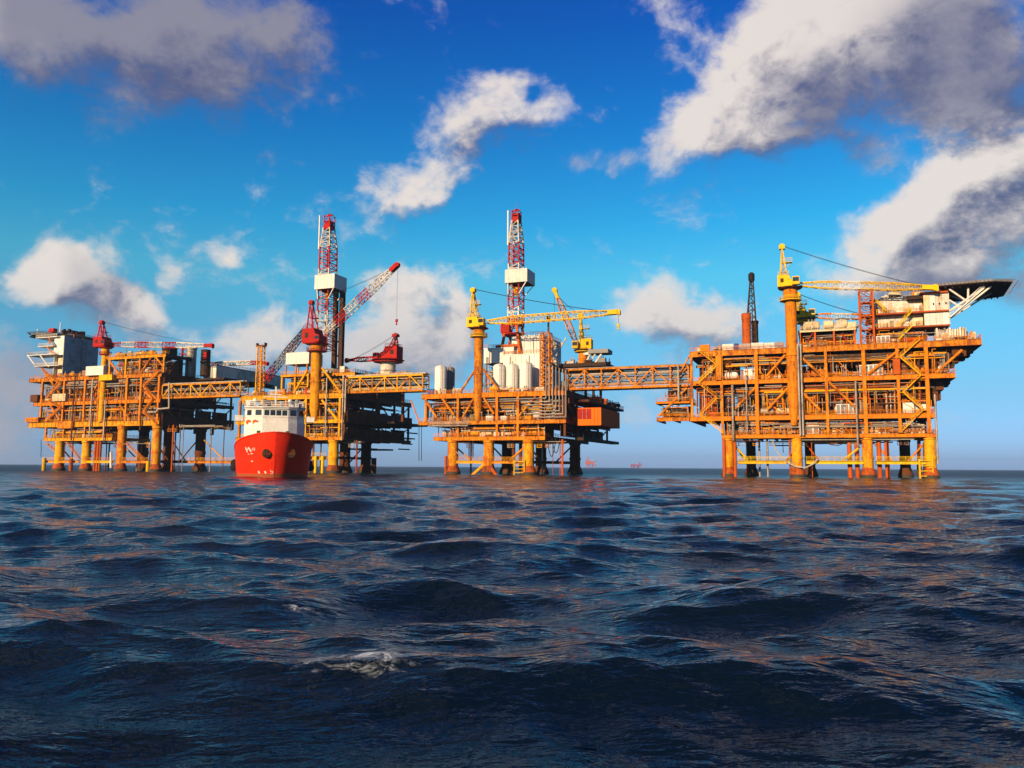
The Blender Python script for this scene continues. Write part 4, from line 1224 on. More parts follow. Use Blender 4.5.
clutter(P, U(484, 390), U(535, 390), .8, 2.2, zc, 12, 1.4, ['cream', 'white', 'yellow', 'galvanised'])
clutter(P, U(450, 432), U(520, 432), .5, 2, za, 10, 1.8, ['cream', 'white', 'yellow', 'white'])
# cantilever decks on the right side, its shade put into dark colours
for (z, e, th) in ((zc - 2.5, 5.5, .8), (za - .2, 3.5, 1.0)):
    MB().box(uR + .6, uR + e, 8, vB, z - th, z).build('side_deck', 'dark', P)
clutter(P, uR + 1, uR + 4, 10, vB - 4, zc - 2.5, 7, 2.4, ['deep_orange', 'dark', 'rust'])
railing(P, (uR + 5.4, 8, zc - 2.5), (uR + 5.4, vB, zc - 2.5), 'shade_maroon')
zl_ = Z(480, 436.5) + .2
oc = container('orange container catching the sun on the shaded end of the middle platform', 577, 601, 408, 425.5, 6, 26, 'bright_orange', rib=True)

u0, zt_ = px(578, 409, 5.9); u1 = px(591, 409, 5.9)[0]; zb_ = Z(578, 419, 5.9)
MB().box(u0, u1, 5.86, 5.99, zb_, zt_).build('door', 'red', oc, label='dark red door leaf on the sunny end')
for k in (.35, .65): MB().tube((u0 + (u1 - u0) * k, 5.8, zb_), (u0 + (u1 - u0) * k, 5.8, zt_), .06, 6).build('lock_rod', 'galvanised', oc)
for x in (594, 597.5): MB().box(U(x, 416, 5.9), U(x, 416, 5.9) + .12, 5.85, 5.99, Z(590, 424, 5.9), zt_).build('panel_rib', 'bright_orange', oc)
# the white drilling modules and tanks on the middle platform
def module(label, x0, x1, y0, y1, v, d, zb, mat='clean_white', name='equipment_module', cat='module', panels=5, trim='orange'):
    u0, zt = px(x0, y0, v); u1 = px(x1, y0, v)[0]
    M = thing(name, label, cat, (u0, v, zb))
    W = (u1 - u0) / panels
    for i in range(panels):
        MB().box(u0 + W * i + .04, u0 + W * (i + 1) - .04, v, v + .25, zb, zt).build('wall_panel', mat, M)
    n = max(2, int(d / 4))
    for i in range(n):
        MB().box(u1 - .01, u1 + .24, v + d * i / n + .04, v + d * (i + 1) / n - .04, zb, zt).build('wall_panel', mat, M)
    MB().box(u0, u0 + .2, v + .26, v + d, zb, zt).build('rear_wall', mat, M); MB().box(u0 + .2, u1 - .1, v + d - .2, v + d, zb, zt).build('rear_wall', mat, M)
    MB().box(u0 - .15, u1 + .4, v - .15, v + d + .1, zt, zt + .25).build('roof', mat, M)
    mb = MB(); rail_mesh(mb, (u0, v, zt + .25), (u1, v, zt + .25)); rail_mesh(mb, (u1 + .2, v, zt + .25), (u1 + .2, v + d, zt + .25)); mb.build('roof_railing', trim, M)
    mb = MB()
    for k in (.2, .7): mb.tube((u0 + (u1 - u0) * k, v - .25, zb), (u0 + (u1 - u0) * k, v - .25, zt - .5), .14, 6)
    mb.build('downpipe', 'pipe_white', M)
    MB().box(u0 + W * .3, u0 + W * .3 + 1.0, v - .05, v - .005, zb + .1, zb + 2.2).build('door', 'grey', M)
    return M
module('tall white drilling module behind the row of tanks', 512, 543, 337, 392, 12, 20, zc, panels=5)
module('low white module with a slanted stair left of the tall drilling module', 484, 513, 349, 362, 10, 18, Z(495, 363, 10), panels=4)
module('white wall of the module directly behind the three tanks', 503, 541, 355.5, 392, 9.6, 2.2, zc, panels=6)
for x in (486, 499, 511): column(P, U(x, 380, 11), 11, zc, Z(495, 363, 10) - .02, .6, 'grey')
level(P, U(484, 380, 10), U(503, 380, 10), 10, zc, Z(495, 364, 10), 10, pipes=5)
gp = 'white tanks in a row'
storage_tank('left of the three white upright tanks before the white module', 493.5, 505.5, 364, 5, zc, group=gp)
storage_tank('middle of the three white upright tanks before the white module', 506.5, 518.5, 364, 5, zc, group=gp)
storage_tank('right of the three white upright tanks, slightly taller, before the white module', 520, 532.5, 362, 5, zc, group=gp)
storage_tank('sunlit white domed tank at the left end of the middle platform', 435.5, 446.5, 365.5, 6, zc)
storage_tank('shaded grey tank behind the white domed tank at the left end', 445.5, 454.5, 367, 12, zc, 'grey')  # second white tank, its shade painted as an even grey
T, u_, z_ = lattice_mast('lattice_tower', 'orange lattice tower with a dark lamp head right of the white module', 'tower', 546, 392, 333, 3.2, 3.0, 3.0, 'orange', 8, .45, zc)
MB().beam((u_ + .8, 3.2, z_), (u_ + .8, 3.2, z_ + 4.3), .5).build('pole', 'rust', T); MB().rev((u_ + .8, 3.2, z_ + 4.2), (u_ + .8, 3.2, z_ + 5.6), [(0, .5), (.4, .9), (1, .7)], 10).build('lamp_head', 'dark', T)
# jumble of ducts right of the tower
for (x0, y0, x1, y1, r) in ((551, 341, 557, 347, .9), (551, 358, 560, 365, 1.0), (554, 350, 562, 343, .3), (556, 356, 566, 338, .25)):
    MB().tube(pt(x0, y0, 9), pt(x1, y1, 9), r, 10).build('duct', R.choice(['white', 'pipe_white', 'galvanised']), P, True)
clutter(P, U(550, 380, 8), U(566, 380, 8), 8, 14, zc, 10, 6.0, ['dark', 'galvanised', 'grey', 'rust'])
MB().box(U(549, 364, 10), U(606, 364, 10), 10, 36, Z(580, 363, 10) - 1.2, Z(580, 363, 10)).build('crane_deck', 'dark', P)
for x in (551, 565): column(P, U(x, 370, 11), 11, zc, Z(580, 363, 10) - 1.2, .7, 'rust')
for v in (14, 24, 34): column(P, U(584, 370, 12), v, zc - 2.4, Z(580, 363, 10) - 1.2, .8, 'dark')
clutter(P, U(562, 360, 12), U(600, 360, 12), 11, 20, Z(580, 363, 10), 14, 2.4, ['dark', 'rust', 'orange', 'grey', 'galvanised'])
zc2 = Z(580, 363, 10)
M = thing('gantry', 'grey gantry box on slanted legs right of the small yellow crane', 'gantry', (U(590, 352, 12), 12, zc2))
MB().box(U(588, 350, 12), U(608, 350, 12), 12, 18, Z(598, 353, 12), Z(598, 349, 12)).build('beam_box', 'grey', M)
for x0, x1 in ((584, 590), (588, 595), (594, 601)): MB().beam((U(x0, 360, 12), 13, zc2), (U(x1, 353, 12), 13, Z(598, 353, 12)), .5).build('slanted_leg', 'galvanised', M)
MB().box(U(583, 350, 12), U(590, 350, 12), 12.5, 15, Z(598, 354, 12), Z(598, 347, 12)).build('winch_box', 'white', M)

z_dr = Z(514, 347, 14)
derrick('red and white derrick with white windwall on the middle platform', U(516, 300, 14), 14, 3.9, 5.2,
        [Z(514, 327, 14), Z(514, 319, 14), Z(514, 308, 14), Z(514, 285, 14), Z(514, 272, 14), Z(514, 265, 14), Z(514, 244, 14), Z(514, 222, 14), Z(514, 211, 14)])
sub = thing('derrick_substructure', 'flared red substructure under the middle derrick', 'substructure', (U(514, 340, 14), 14, z_dr))
u_ = U(514, 340, 14); zs_ = Z(514, 327, 14)
for su in (-1, 1):
    for sv in (-1, 1): MB().beam((u_ + su * 3.6, 14 + sv * 3.6, z_dr - 3), (u_ + su * 2.0, 14 + sv * 2.7, zs_), .8).build('leg', 'deep_orange', sub)
MB().box(u_ - 3.4, u_ + 3.0, 10.8, 17, zs_ - 3.2, zs_ - 2.4).build('drill_floor', 'red', sub)
MB().box(u_ - 3.8, u_ - .5, 10.5, 12.5, zs_ - 2.4, zs_ + .8).build('doghouse', 'red', sub)
MB().box(u_ - 5.5, u_ + 3.5, 10.2, 18, z_dr - .4, z_dr + .4).build('skid_beam', 'deep_orange', sub)

pedestal_crane('pedestal_crane', 'yellow crane on the orange pedestal of the middle platform, long boom level to the right', U(478.5, 370, .3), .3, zb - .5, Z(478, 329, .3), 1.55, 'orange', 'lemon',
               pt(611, 312.5, .3), ['lemon', 'yellow', 'lemon', 'lemon', 'lemon', 'lemon'], 2.3, Z(471, 291, .3) - Z(478, 327, .3), hook=4.0, box=(5.4, 4.6, 3.4), boom_foot=pt(487.5, 322, .3))
zc2 = Z(580, 363, 10)
C = pedestal_crane('pedestal_crane', 'small yellow crane with steep upright boom beside the grey gantry', U(583, 350, 14), 14, zc2, Z(583, 351, 14), 1.5, 'orange', 'lemon',
               pt(557, 296, 13), ['yellow', 'orange', 'yellow'], 1.7, Z(583, 318, 14) - Z(583, 351, 14), hook=9.0, box=(4.6, 4.2, 3.4), boom_foot=pt(577, 345, 13.5), taper=False, aw=-.4)

# ================================================================== second platform from the left
P = thing('offshore_platform', 'yellow offshore platform behind the red ship with a tall derrick', 'platform', (U(240, 430), 0, 0))
uR = U(345, 410); vB = side(411, 420, uR)[0]
zA, zB, zC, zT = Z(325, 436.5), Z(325, 419.5), Z(325, 393.5), Z(325, 371)
deck(P, U(236, 437), uR, 0, vB, zA, 1.3, 'yellow', 'shade_maroon')
deck(P, U(236, 420), uR, 0, vB, zB, 1.3, 'yellow', 'shade_maroon')
deck(P, U(242, 394), uR, 0, vB, zC, 1.8, 'yellow', 'shade_maroon')
deck(P, U(300, 372, 6), uR, 6, vB * .9, zT, 1.2, 'yellow', 'dark')
for x in (240, 262, 286, 306, 340): column(P, U(x, 410), .05, zA, zC - 1.6, .8, 'yellow')
for q in ((307, 371, 294, 393), (322, 368, 341, 393), (306, 400, 294, 418), (322, 400, 338, 421), (241, 398, 254, 418), (255, 420, 243, 436)):
    diag(P, *q, .9, 'yellow')
level(P, U(240, 430), uR - 1, 0, zA, zB - 1.3, 16, 'yellow', pipes=8)
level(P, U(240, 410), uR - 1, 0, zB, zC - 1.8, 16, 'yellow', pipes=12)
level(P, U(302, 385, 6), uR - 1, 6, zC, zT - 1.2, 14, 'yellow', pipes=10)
dark_side(P, uR - .2, 1, vB - 1, zA, zB - 1.3, 'shade_maroon', .9); dark_side(P, uR - .2, 1, vB - 1, zB, zC - 1.8, 'shade_maroon', .6)
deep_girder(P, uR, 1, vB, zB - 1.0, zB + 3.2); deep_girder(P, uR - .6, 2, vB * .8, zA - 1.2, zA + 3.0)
MB().box(uR - 6, uR - 2.5, 8, vB - 3, zC, zT - 1.2).build('side_wall', 'dark', P)  # end out of the sun: wall and gear painted dark for shade
clutter(P, uR - 6, uR - 2.5, 4, vB - 4, zA, 14, 4.0, ['dark', 'rust', 'shade_maroon', 'grey']); clutter(P, uR - 6, uR - 2.5, 4, vB - 4, zB, 14, 5, ['dark', 'rust', 'shade_maroon', 'grey'])
clutter(P, U(246, 390), U(305, 390), 1, 4.5, zC, 26, 2.4, ['white', 'cream', 'orange', 'red', 'white', 'galvanised', 'yellow'])
clutter(P, U(322, 368, 8), U(343, 368, 8), 8, 14, zT, 10, 3.0, ['cream', 'white', 'grey', 'cream'])
clutter(P, U(346, 366, 8) , U(385, 366, 20), 22, 30, zT, 12, 2.6, ['cream', 'white', 'yellow', 'orange'])
# raised deck under the white container
zK = Z(295, 374, 4)
deck(P, U(281, 374, 4), U(309, 374, 4), 4, 20, zK, 1.0, 'yellow', 'dark')
for x in (282, 295, 308): column(P, U(x, 385, 4.3), 4.3, zC, zK - 1, .6, 'yellow')
level(P, U(282, 385, 4), U(308, 385, 4), 4, zC, zK - 1, 8, 'yellow', pipes=5)
container('white container on the yellow upper deck left of the red crane', 286, 309, 353, 364.5, 5, 9, 'clean_white', rib=False)
mb = MB()
for x in (287, 297, 308): mb.beam((U(x, 368, 6), 5.5, zK), (U(x, 368, 6), 5.5, Z(295, 364.5, 5)), .4); mb.beam((U(x, 368, 6), 13, zK), (U(x, 368, 6), 13, Z(295, 364.5, 5)), .4)
mb.build('container_stand', 'yellow', P)
lt = zA - 1.2
for x in (331, 285): leg(P, U(x, 455), 1.6, lt, 1.8)
for x, v in ((366, 28), (345, 14)): leg(P, U(x, 455, v), v, lt, 2.0, 'rust', brown='rust')
MB().tube((U(374, 455, 26), 26, -5), (U(374, 455, 26), 26, Z(374, 458, 26)), 1.0, 12).build('caisson', 'dark', P, True)
zt2 = Z(318, 456)
walkway(P, U(309), U(327), .6, zt2, 'lemon', 1.4)
for x in (309.5, 316.5, 323.5): MB().tube((U(x, 465), -.6, -5), (U(x, 465), -.6, zt2), .55, 10).build('fender_post', 'lemon', P, True)
MB().ibeam((U(334), 3, zt2 - .6), (U(366, 460, 28), 27, zt2 - .6), .9, .9).build('tie_beam', 'dark', P)
for v in (14, 26): MB().box(uR - 7, uR + 2, v, v + 6, zA - 4.5, zA - 3.9).build('lower_walkway', 'dark', P)
mb = MB()
for k in range(4): mb.beam((uR + 2.5 - k * 1.2, vB - 8, zA + 3 - k * 2.2), (uR + 2.5 - k * 1.2, vB + 1, zA + 3 - k * 2.2), .5)
mb.build('access_ladder', 'rust', P)
for x, y0, y1 in ((342.5, 375, 440), (326, 378, 436), (345, 380, 412)):
    pipe(P, [(U(x, 410, -1), -1, Z(x, y0, -1)), (U(x, 410, -1), -1, Z(x, y1, -1))], .3, 'galvanised')
T, u_, z_ = lattice_mast('boom_rest_tower', 'slim yellow boom rest tower with a dark crosshead left of the red crane', 'tower', 259.5, 394, 347, 1.5, 2.2, 1.8, 'yellow', 10, .34, zC)
MB().box(u_ - 2.0, u_ + 2.0, 1.0, 2.2, z_, z_ + .7).build('crosshead', 'rust', T)
for s in (-1, 1): MB().box(u_ + s * 1.9 - .25, u_ + s * 1.9 + .25, 1.0, 2.2, z_ + .7, z_ + 1.5).build('horn', 'rust', T)

v_ = 16
derrick('red and white derrick with white windwall on the platform behind the ship', U(327, 300, v_), v_, 4.6, 5.6,
        [Z(327, 350, v_), Z(327, 331, v_), Z(327, 312, v_), Z(327, 291, v_), Z(327, 277, v_), Z(327, 270, v_), Z(327, 248, v_), Z(327, 229, v_), Z(327, 216, v_)])
u_ = U(332, 320, v_)
sub = thing('derrick_substructure', 'dark brown column pair under the windwall of the taller left derrick', 'substructure', (u_, v_, zT))
for du, dv, w in ((-.6, 2.4, 1.6), (1.9, 3.2, 1.7)): MB().box(u_ + du - w / 2, u_ + du + w / 2, v_ + dv, v_ + dv + w, zT, Z(335, 290, v_)).build('column', 'dark', sub)
for k in range(6):
    z = zT + (Z(335, 290, v_) - zT) * (k + .5) / 6; MB().beam((u_ - 1, v_ + 2.5, z), (u_ + 2.2, v_ + 5, z), .6).build('cross_beam', 'dark', sub)
MB().box(u_ - 6, u_ + 4, v_ - 4, v_ + 7, zT, zT + 2.6).build('drill_floor', 'grey', sub)

pedestal_crane('pedestal_crane', 'red crane with raised red and white boom on the yellow pedestal beside the derrick', U(316, 375, .2), .2, zB - .4, Z(315, 345, .2), 1.95, 'yellow', 'red',
               pt(393, 269, .2), ['white', 'red', 'white', 'red', 'white', 'white'], 2.5, Z(311, 303, .2) - Z(315, 343, .2), hook=20.0, box=(7.0, 5.4, 5.4), boom_foot=pt(325, 333, .2))
# the lowered grey lattice boom on the far side
B = thing('lattice_boom', 'lowered rusty lattice boom slanting down left from the red crane', 'boom', tuple(pt(256, 392, 8)))
lattice(B, 'boom_section', pt(256, 391, 8), pt(305, 331, 8), 1.2, 2.2, 1.6, 4, ['rust', 'red', 'grey', 'rust', 'dark'], .28, .16)
cables(B, pt(262, 378, 8), pt(309, 322, 8), .09, 1.2)
pedestal_crane('pedestal_crane', 'stubby red crane on a white base at the right end above the truss bridge', U(388, 366, 26), 26, zT, Z(388, 361, 26), 3.0, 'white', 'red',
               pt(352, 360, 26), ['red', 'red'], 1.6, Z(388, 336, 26) - Z(388, 359, 26), hook=0, box=(7.5, 5.0, 5.0), taper=False, wide=1.3)
MB().box(U(342, 372, 18), U(408, 372, 18), 20, 34, zT - 1.3, zT - .3).build('upper_deck', 'yellow', P)
railing(P, (U(342, 372, 18), 20, zT - .3), (U(408, 372, 18), 20, zT - .3), 'yellow')
clutter(P, U(344, 372, 20), U(400, 372, 20), 20.5, 26, zT - .3, 26, 2.6, ['cream', 'white', 'yellow', 'orange', 'cream', 'grey'])
for x in (350, 376, 402): column(P, U(x, 385, 20), 21, zB, zT - 1.3, .9, 'rust')
MB().box(uR - .8, U(398, 380, 24), 22, vB - .5, zB - .5, zB + .2).build('side_deck', 'dark', P)

# ================================================================== platform on the far left
P = thing('offshore_platform', 'far left offshore platform with accommodation tower and long level crane boom', 'platform', (U(45, 430), 0, 0))
uR = U(160, 410); vB = side(233, 425, uR)[0]
z0_, zA, zB, zC, zT = Z(90, 437.5), Z(100, 421.5), Z(100, 400.5), Z(100, 375.5), Z(135, 355.5)
deck(P, U(44, 438), U(112, 438), 0, 20, z0_, 1.3, 'yellow', 'yellow')
deck(P, U(29, 423), uR, 0, vB, zA, 2.0, 'yellow', 'shade_maroon')
deck(P, U(34, 402), uR, 0, vB, zB, 1.5, 'orange', 'shade_maroon')
deck(P, U(30, 376), uR, 0, vB, zC, 1.6, 'orange', 'shade_maroon')
deck(P, U(108, 356), U(166, 356), 0, 14, zT, 1.2, 'yellow', 'dark')
for x in (41, 63, 84, 98, 126, 140, 158): column(P, U(x, 410), .05, zA, zC - 1.5, .8)
for x in (110, 126, 140, 164): column(P, U(x, 366), .05, zC, zT - 1.2, .7, 'yellow')
for x in (46, 64, 85, 104): column(P, U(x, 430), .05, z0_, zA - 1.6, .7)
for q in ((42, 368, 60, 394), (60, 378, 48, 398), (48, 402, 60, 420), (62, 405, 50, 420), (107, 357, 119, 374), (151, 358, 141, 373), (155, 356, 163, 366), (142, 389, 151, 398),
          (98, 384, 90, 398), (120, 405, 130, 420), (143, 384, 156, 399)):
    diag(P, *q, .8)
level(P, U(46, 430), U(110, 430), 0, z0_, zA - 2.0, 12, pipes=6)
level(P, U(36, 410), uR - 1, 0, zA, zB - 1.5, 16, pipes=14)
level(P, U(36, 390), uR - 1, 0, zB, zC - 1.6, 16, pipes=14)
level(P, U(110, 365), U(163, 365), 0, zC, zT - 1.2, 14, 'yellow', pipes=10)
dark_side(P, uR - .2, 1, vB - 1, zA, zB - 1.5, 'shade_maroon', .7); dark_side(P, uR - .2, 1, vB - 1, zB, zC - 1.6, 'shade_maroon', .8)
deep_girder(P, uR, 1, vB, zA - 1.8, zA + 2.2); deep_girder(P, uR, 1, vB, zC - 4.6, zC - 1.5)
clutter(P, uR - 6, uR - 2.5, 4, vB - 4, zA, 14, 4.5, ['dark', 'rust', 'shade_maroon', 'grey']); clutter(P, uR - 6, uR - 2.5, 4, vB - 4, zB, 14, 5, ['dark', 'rust', 'shade_maroon', 'grey'])  # dark colours carry the shade of this end
flights(P, [(158, 372), (143, 386), (152, 399), (143, 412), (156, 424)], -1.0, 'orange')
flights(P, [(46, 398), (60, 384), (44, 372)], -1.0, 'orange'); flights(P, [(45, 421), (60, 408), (48, 401)], -1.0, 'orange')
flights(P, [(46, 444), (60, 456)], 1.0, 'orange'); flights(P, [(126, 444), (142, 460)], 1.0, 'orange'); flights(P, [(66, 442), (78, 458)], 1.0, 'orange')
for x0, x1, y0, y1, m in ((28, 41, 417.5, 421, 'orange'), (33, 40, 395, 400, 'rust'), (60, 75, 421.5, 428, 'yellow'), (55, 68, 394, 400, 'cream')):
    MB().box(U(x0, y0), U(x1, y0), -1.2, 2.5, Z(100, y1 + (421.5 - y1) * 0), Z((x0 + x1) / 2, y0)).build('edge_box', m, P)
clutter(P, U(60, 374), U(105, 374), .8, 4, zC, 16, 2.8, ['orange', 'white', 'yellow', 'orange', 'cream'])
clutter(P, U(40, 398), U(62, 398), .3, 2, zB, 9, 2.6, ['orange', 'white', 'yellow', 'cream'])
clutter(P, U(40, 418), U(62, 418), .3, 2, zA, 9, 2.6, ['orange', 'rust', 'yellow', 'cream'])
clutter(P, U(112, 352), U(160, 352), .8, 3, zT, 18, 2.2, ['orange', 'cream', 'orange', 'red', 'yellow'])
MB().box(U(158, 354), U(166, 354), 2, 6, zT, zT + 3.2).build('shelter', 'dark', P)
container('white boxy container on the upper edge of the far left platform', 86, 103.5, 366.5, 374.5, -1.6, 5, 'clean_white', rib=False, name='equipment_container', zb=zC)
container('lemon yellow box hung at the deck edge below the white container', 99, 112, 375, 380.5, -2.0, 2.4, 'lemon', rib=False, name='equipment_box', cat='box')
lt = z0_ - 1.2
for x in (56, 83, 118, 153): leg(P, U(x, 455), 1.6, (zA - 1.8) if x > 112 else lt, 1.75)
for x, v in ((143, 24), (168, 24), (200, 30)): leg(P, U(x, 455, v), v, zA - 1.8, 2.1, 'rust', brown='rust')
for x in (93, 95.5, 98): MB().tube((U(x, 455), 1, -5), (U(x, 455), 1, lt), .52, 10).build('caisson', 'deep_orange', P, True)
for x, y in ((45, 458), (72, 459), (149, 461)): MB().tube((U(x, 465), -.5, -5), (U(x, 465), -.5, Z(x, y)), .75, 12).build('fender_post', 'lemon' if x != 72 else 'leg_rust', P, True)
zt1 = Z(100, 460.3)
for a, b in ((45, 80), (86, 115), (121, 150)): walkway(P, U(a), U(b), .8, zt1, 'yellow', 1.1)
MB().ibeam((uR - 2, 2, zt1 - .4), (uR - 2, vB, zt1 - .4), .9, 1.1).build('tie_beam', 'rust', P)
walkway(P, U(158, 460), U(228, 460), 14, Z(190, 460.5, 14), 'yellow', 1.1)
for v in (12, 22, 32): MB().tube((uR - 2, v, zA - 4.5), (uR - 2, v, zA - 1.8), .8, 10).build('stub_pile', 'shade_maroon', P, True)
MB().tube(pt(111, 452, 0), pt(111, 468, 0), .5, 10).build('riser', 'clean_white', P, True)
MB().curve([pt(41, 440, 0), pt(41.3, 450, 0), pt(40.8, 457, 0)], .12, 5).build('hose', 'cable', P)
for x, y0, y1 in ((73, 376, 440), (91, 380, 436), (141, 380, 430), (105, 400, 440)):
    pipe(P, [(U(x, 410, -1), -1, Z(x, y0, -1)), (U(x, 410, -1), -1, Z(x, y1, -1))], .3, R.choice(['galvanised', 'rust']))
pipe(P, [pt(148, 412, -1.2), pt(156, 412, -1.2), pt(158, 409, -1.2), pt(169, 408, -1.2), pt(169, 383, -1.2)], .34, 'pipe_white')
for i in range(5): pipe(P, [(U(60), 1 + i, zC - 2.2 - .5 * i), (uR - 2, 1 + i, zC - 2.2 - .5 * i)], .24, R.choice(PIPE))

# accommodation tower
A = thing('accommodation_tower', 'white accommodation tower with a shaded grey side on the far left platform', 'building', (U(54, 360, 3), 3, zC))
u0, u1 = U(53.5, 355, 3), U(63, 355, 3); zr = Z(58, 336, 3); zm = Z(58, 355, 3); vb = min(60, side(98, 350, u1)[0])
MB().box(u0, u1 - .01, 3, 3.3, zm, zr).build('front_wall', 'clean_white', A)
n = 6
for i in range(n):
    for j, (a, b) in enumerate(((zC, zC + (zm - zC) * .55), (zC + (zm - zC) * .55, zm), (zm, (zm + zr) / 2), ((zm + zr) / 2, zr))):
        w = MB().box(u1, u1 + .25, 3 + (vb - 3) * i / n + .03, 3 + (vb - 3) * (i + 1) / n - .03, a + .02, b - .02).build('wall_panel', 'blue_grey', A)  # sunless side of the white tower: shade painted in as grey
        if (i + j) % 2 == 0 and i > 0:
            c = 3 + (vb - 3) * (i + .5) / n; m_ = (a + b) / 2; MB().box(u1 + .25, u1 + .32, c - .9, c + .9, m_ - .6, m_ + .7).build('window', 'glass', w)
MB().box(u0, u1 - .01, 3.32, vb, zr - .3, zr).build('roof', 'grey', A)
MB().box(u0, u0 + .2, 3.32, vb, zC, zr - .31).build('rear_wall', 'white', A)
MB().box(u0 + .4, u1 - .02, 5, 5.3, zC, zm - .02).build('front_wall', 'cream', A)
mb = MB()
for v in (12, 24, 36): mb.tube((u1 + .5, v, zC), (u1 + .5, v, zr), .18, 6)
mb.build('downpipe', 'galvanised', A)
for (xa, xb, y) in ((28, 56, 354.5), (35, 60, 365.5), (39, 54, 346), (37, 58, 337)):
    z = Z((xa + xb) / 2, y, 2)
    MB().box(U(xa, y, 2), U(xb, y, 2), 1.5, 9, z - .3, z).build('balcony', 'clean_white', A)
    mb = MB(); rail_mesh(mb, (U(xa, y, 2), 1.5, z), (U(xb, y, 2), 1.5, z)); rail_mesh(mb, (U(xa, y, 2), 1.5, z), (U(xa, y, 2), 9, z)); mb.build('railing', 'white', A)
for q in ((27.5, 355, 35, 365), (40, 355, 49, 367), (49, 338, 54, 346), (47, 347, 53, 354)):
    MB().tube(pt(q[0], q[1], 1.8), pt(q[2], q[3], 1.8), .28, 8).build('strut', 'clean_white' if q[0] < 45 and q[1] > 350 else 'orange', A, True)
clutter(A, U(40, 352, 3), U(52, 352, 3), 3, 6, Z(42, 354.5, 2), 5, 2.2, ['white', 'orange', 'white'])
clutter(A, U(42, 372, 3), U(60, 372, 3), 2, 4, zC, 8, 2.5, ['orange', 'red', 'orange', 'white'])
zh1 = Z(48, 333.5, 8)
Hd = thing('helideck', 'thin grey helicopter deck crowning the accommodation tower at far left', 'helideck', (U(60, 334, 16), 16, zh1))
cu, cv, rr = U(63, 334, 22), 22, 0
ru, rv = (U(84, 334, 19) - U(46, 334, 19)) / 2, 13.5
cu = (U(84, 334, 19) + U(46, 334, 19)) / 2; cv = 19
poly = [(cu + ru * math.cos(math.pi / 8 + i * math.pi / 4) * 1.05, cv + rv * math.sin(math.pi / 8 + i * math.pi / 4) * 1.05) for i in range(8)]
MB().prism(poly, zh1 - .4, zh1 + .2).build('landing_deck', 'grey', Hd)
mb = MB()
for i in range(8):
    a, b = Vector((*poly[i], zh1)), Vector((*poly[(i + 1) % 8], zh1)); o = ((a + b) / 2 - Vector((cu, cv, zh1))).normalized() * 1.6
    for j in range(13): c = a.lerp(b, j / 12); mb.beam(c, c + o + Vector((0, 0, .5)), .1)
    mb.beam(a + o + Vector((0, 0, .5)), b + o + Vector((0, 0, .5)), .12)
mb.build('safety_net', 'rust', Hd)
for k in range(6):
    u = cu + ru * (-.7 + k * .28); MB().beam((u, cv - rv * .8, zh1 - .8), (u, cv + rv * .8, zh1 - .8), .3, .7).build('deck_beam', 'rust', Hd)
for x in (50, 58, 66, 74): MB().beam((U(x, 336, 12), 12, zr if x > 52 else zh1 - 4), (U(x, 336, 12), 12, zh1 - .4), .4).build('support_post', 'orange', Hd)
for x, h in ((37.5, 2.4), (60, 4.5)): MB().tube((U(x, 332, 8), 8, zh1 + .2), (U(x, 332, 8), 8, zh1 + h), .22, 8).build('antenna_mast', 'clean_white', Hd)
MB().cbox((U(53, 332, 8), 8, zh1 + .2), 3.0, 2.0, 1.8).build('fire_monitor_box', 'red', Hd)
for k in range(10): MB().cbox((U(62 + k * 2.4, 332, 10 + k), 10 + k, zh1 + .2), rnd(.5, 1.2), 1, rnd(1.0, 2.6)).build('deck_fitting', R.choice(['dark', 'rust', 'grey']), Hd)

pedestal_crane('pedestal_crane', 'red crane at far left holding its red and white boom level', U(104, 375, .2), .2, zA - .3, Z(104, 348.5, .2), 1.25, 'yellow', 'red',
               pt(207, 345.5, .2), ['red', 'white', 'red', 'white', 'red', 'white', 'white'], 2.0, Z(103, 323, .2) - Z(104, 347, .2), hook=0, box=(6.6, 4.8, 4.2), boom_foot=pt(110, 344.5, .2), taper=False)
# stacks, grey house and second boom at the back of the platform
E = thing('exhaust_stack', 'silver exhaust stack with red framing above the far left platform', 'stack', (U(191, 372, 16), 16, zC))
u_ = U(191, 360, 16); r_ = (U(195, 360, 16) - U(187, 360, 16)) / 2
MB().rev((u_, 16, zC), (u_, 16, Z(191, 346.5, 16)), [(0, r_), (.88, r_), (.89, r_ * 1.1), (1, r_ * 1.1)], 18).build('stack_pipe', 'galvanised', E, True)
for x in (182, 187): MB().beam((U(x, 360, 15), 15, zC), (U(x, 360, 15), 15, Z(x, 347, 15)), .7).build('frame_post', 'red', E)
for y in (349, 354, 359, 364): MB().beam((U(182, y, 15), 15, Z(184, y, 15)), (U(187, y, 15), 15, Z(184, y, 15)), .5).build('frame_rung', 'red', E)
E = thing('exhaust_stack', 'dark exhaust stack under the boom tip of the far left crane', 'stack', (U(205.5, 372, 16), 16, zC))
u_ = U(205.5, 360, 16); r_ *= .9
MB().rev((u_, 16, zC), (u_, 16, Z(205, 350, 16)), [(0, r_), (.5, r_), (.52, r_ * 1.12), (.56, r_ * 1.12), (.58, r_), (1, r_)], 18).build('stack_pipe', 'dark', E, True)
MB().cbox((u_ + r_ * .7, 14.6, Z(205, 360, 16)), 1.4, 1.0, 3).build('red_box', 'red', E)
zG = Z(210, 379, 17)
MB().box(U(172, 379, 14), U(224, 379, 14), 14, 46, zG - .8, zG - .02).build('rear_deck', 'dark', P)
for v in (15, 30, 45): column(P, U(215, 390, v), v, zB, zG - .8, .9, 'rust')
module('long grey deckhouse with a sunlit white end behind the first truss bridge', 204, 216, 366, 379, 17, 46, zG, 'white', 'deckhouse', 'building', 3, 'galvanised')
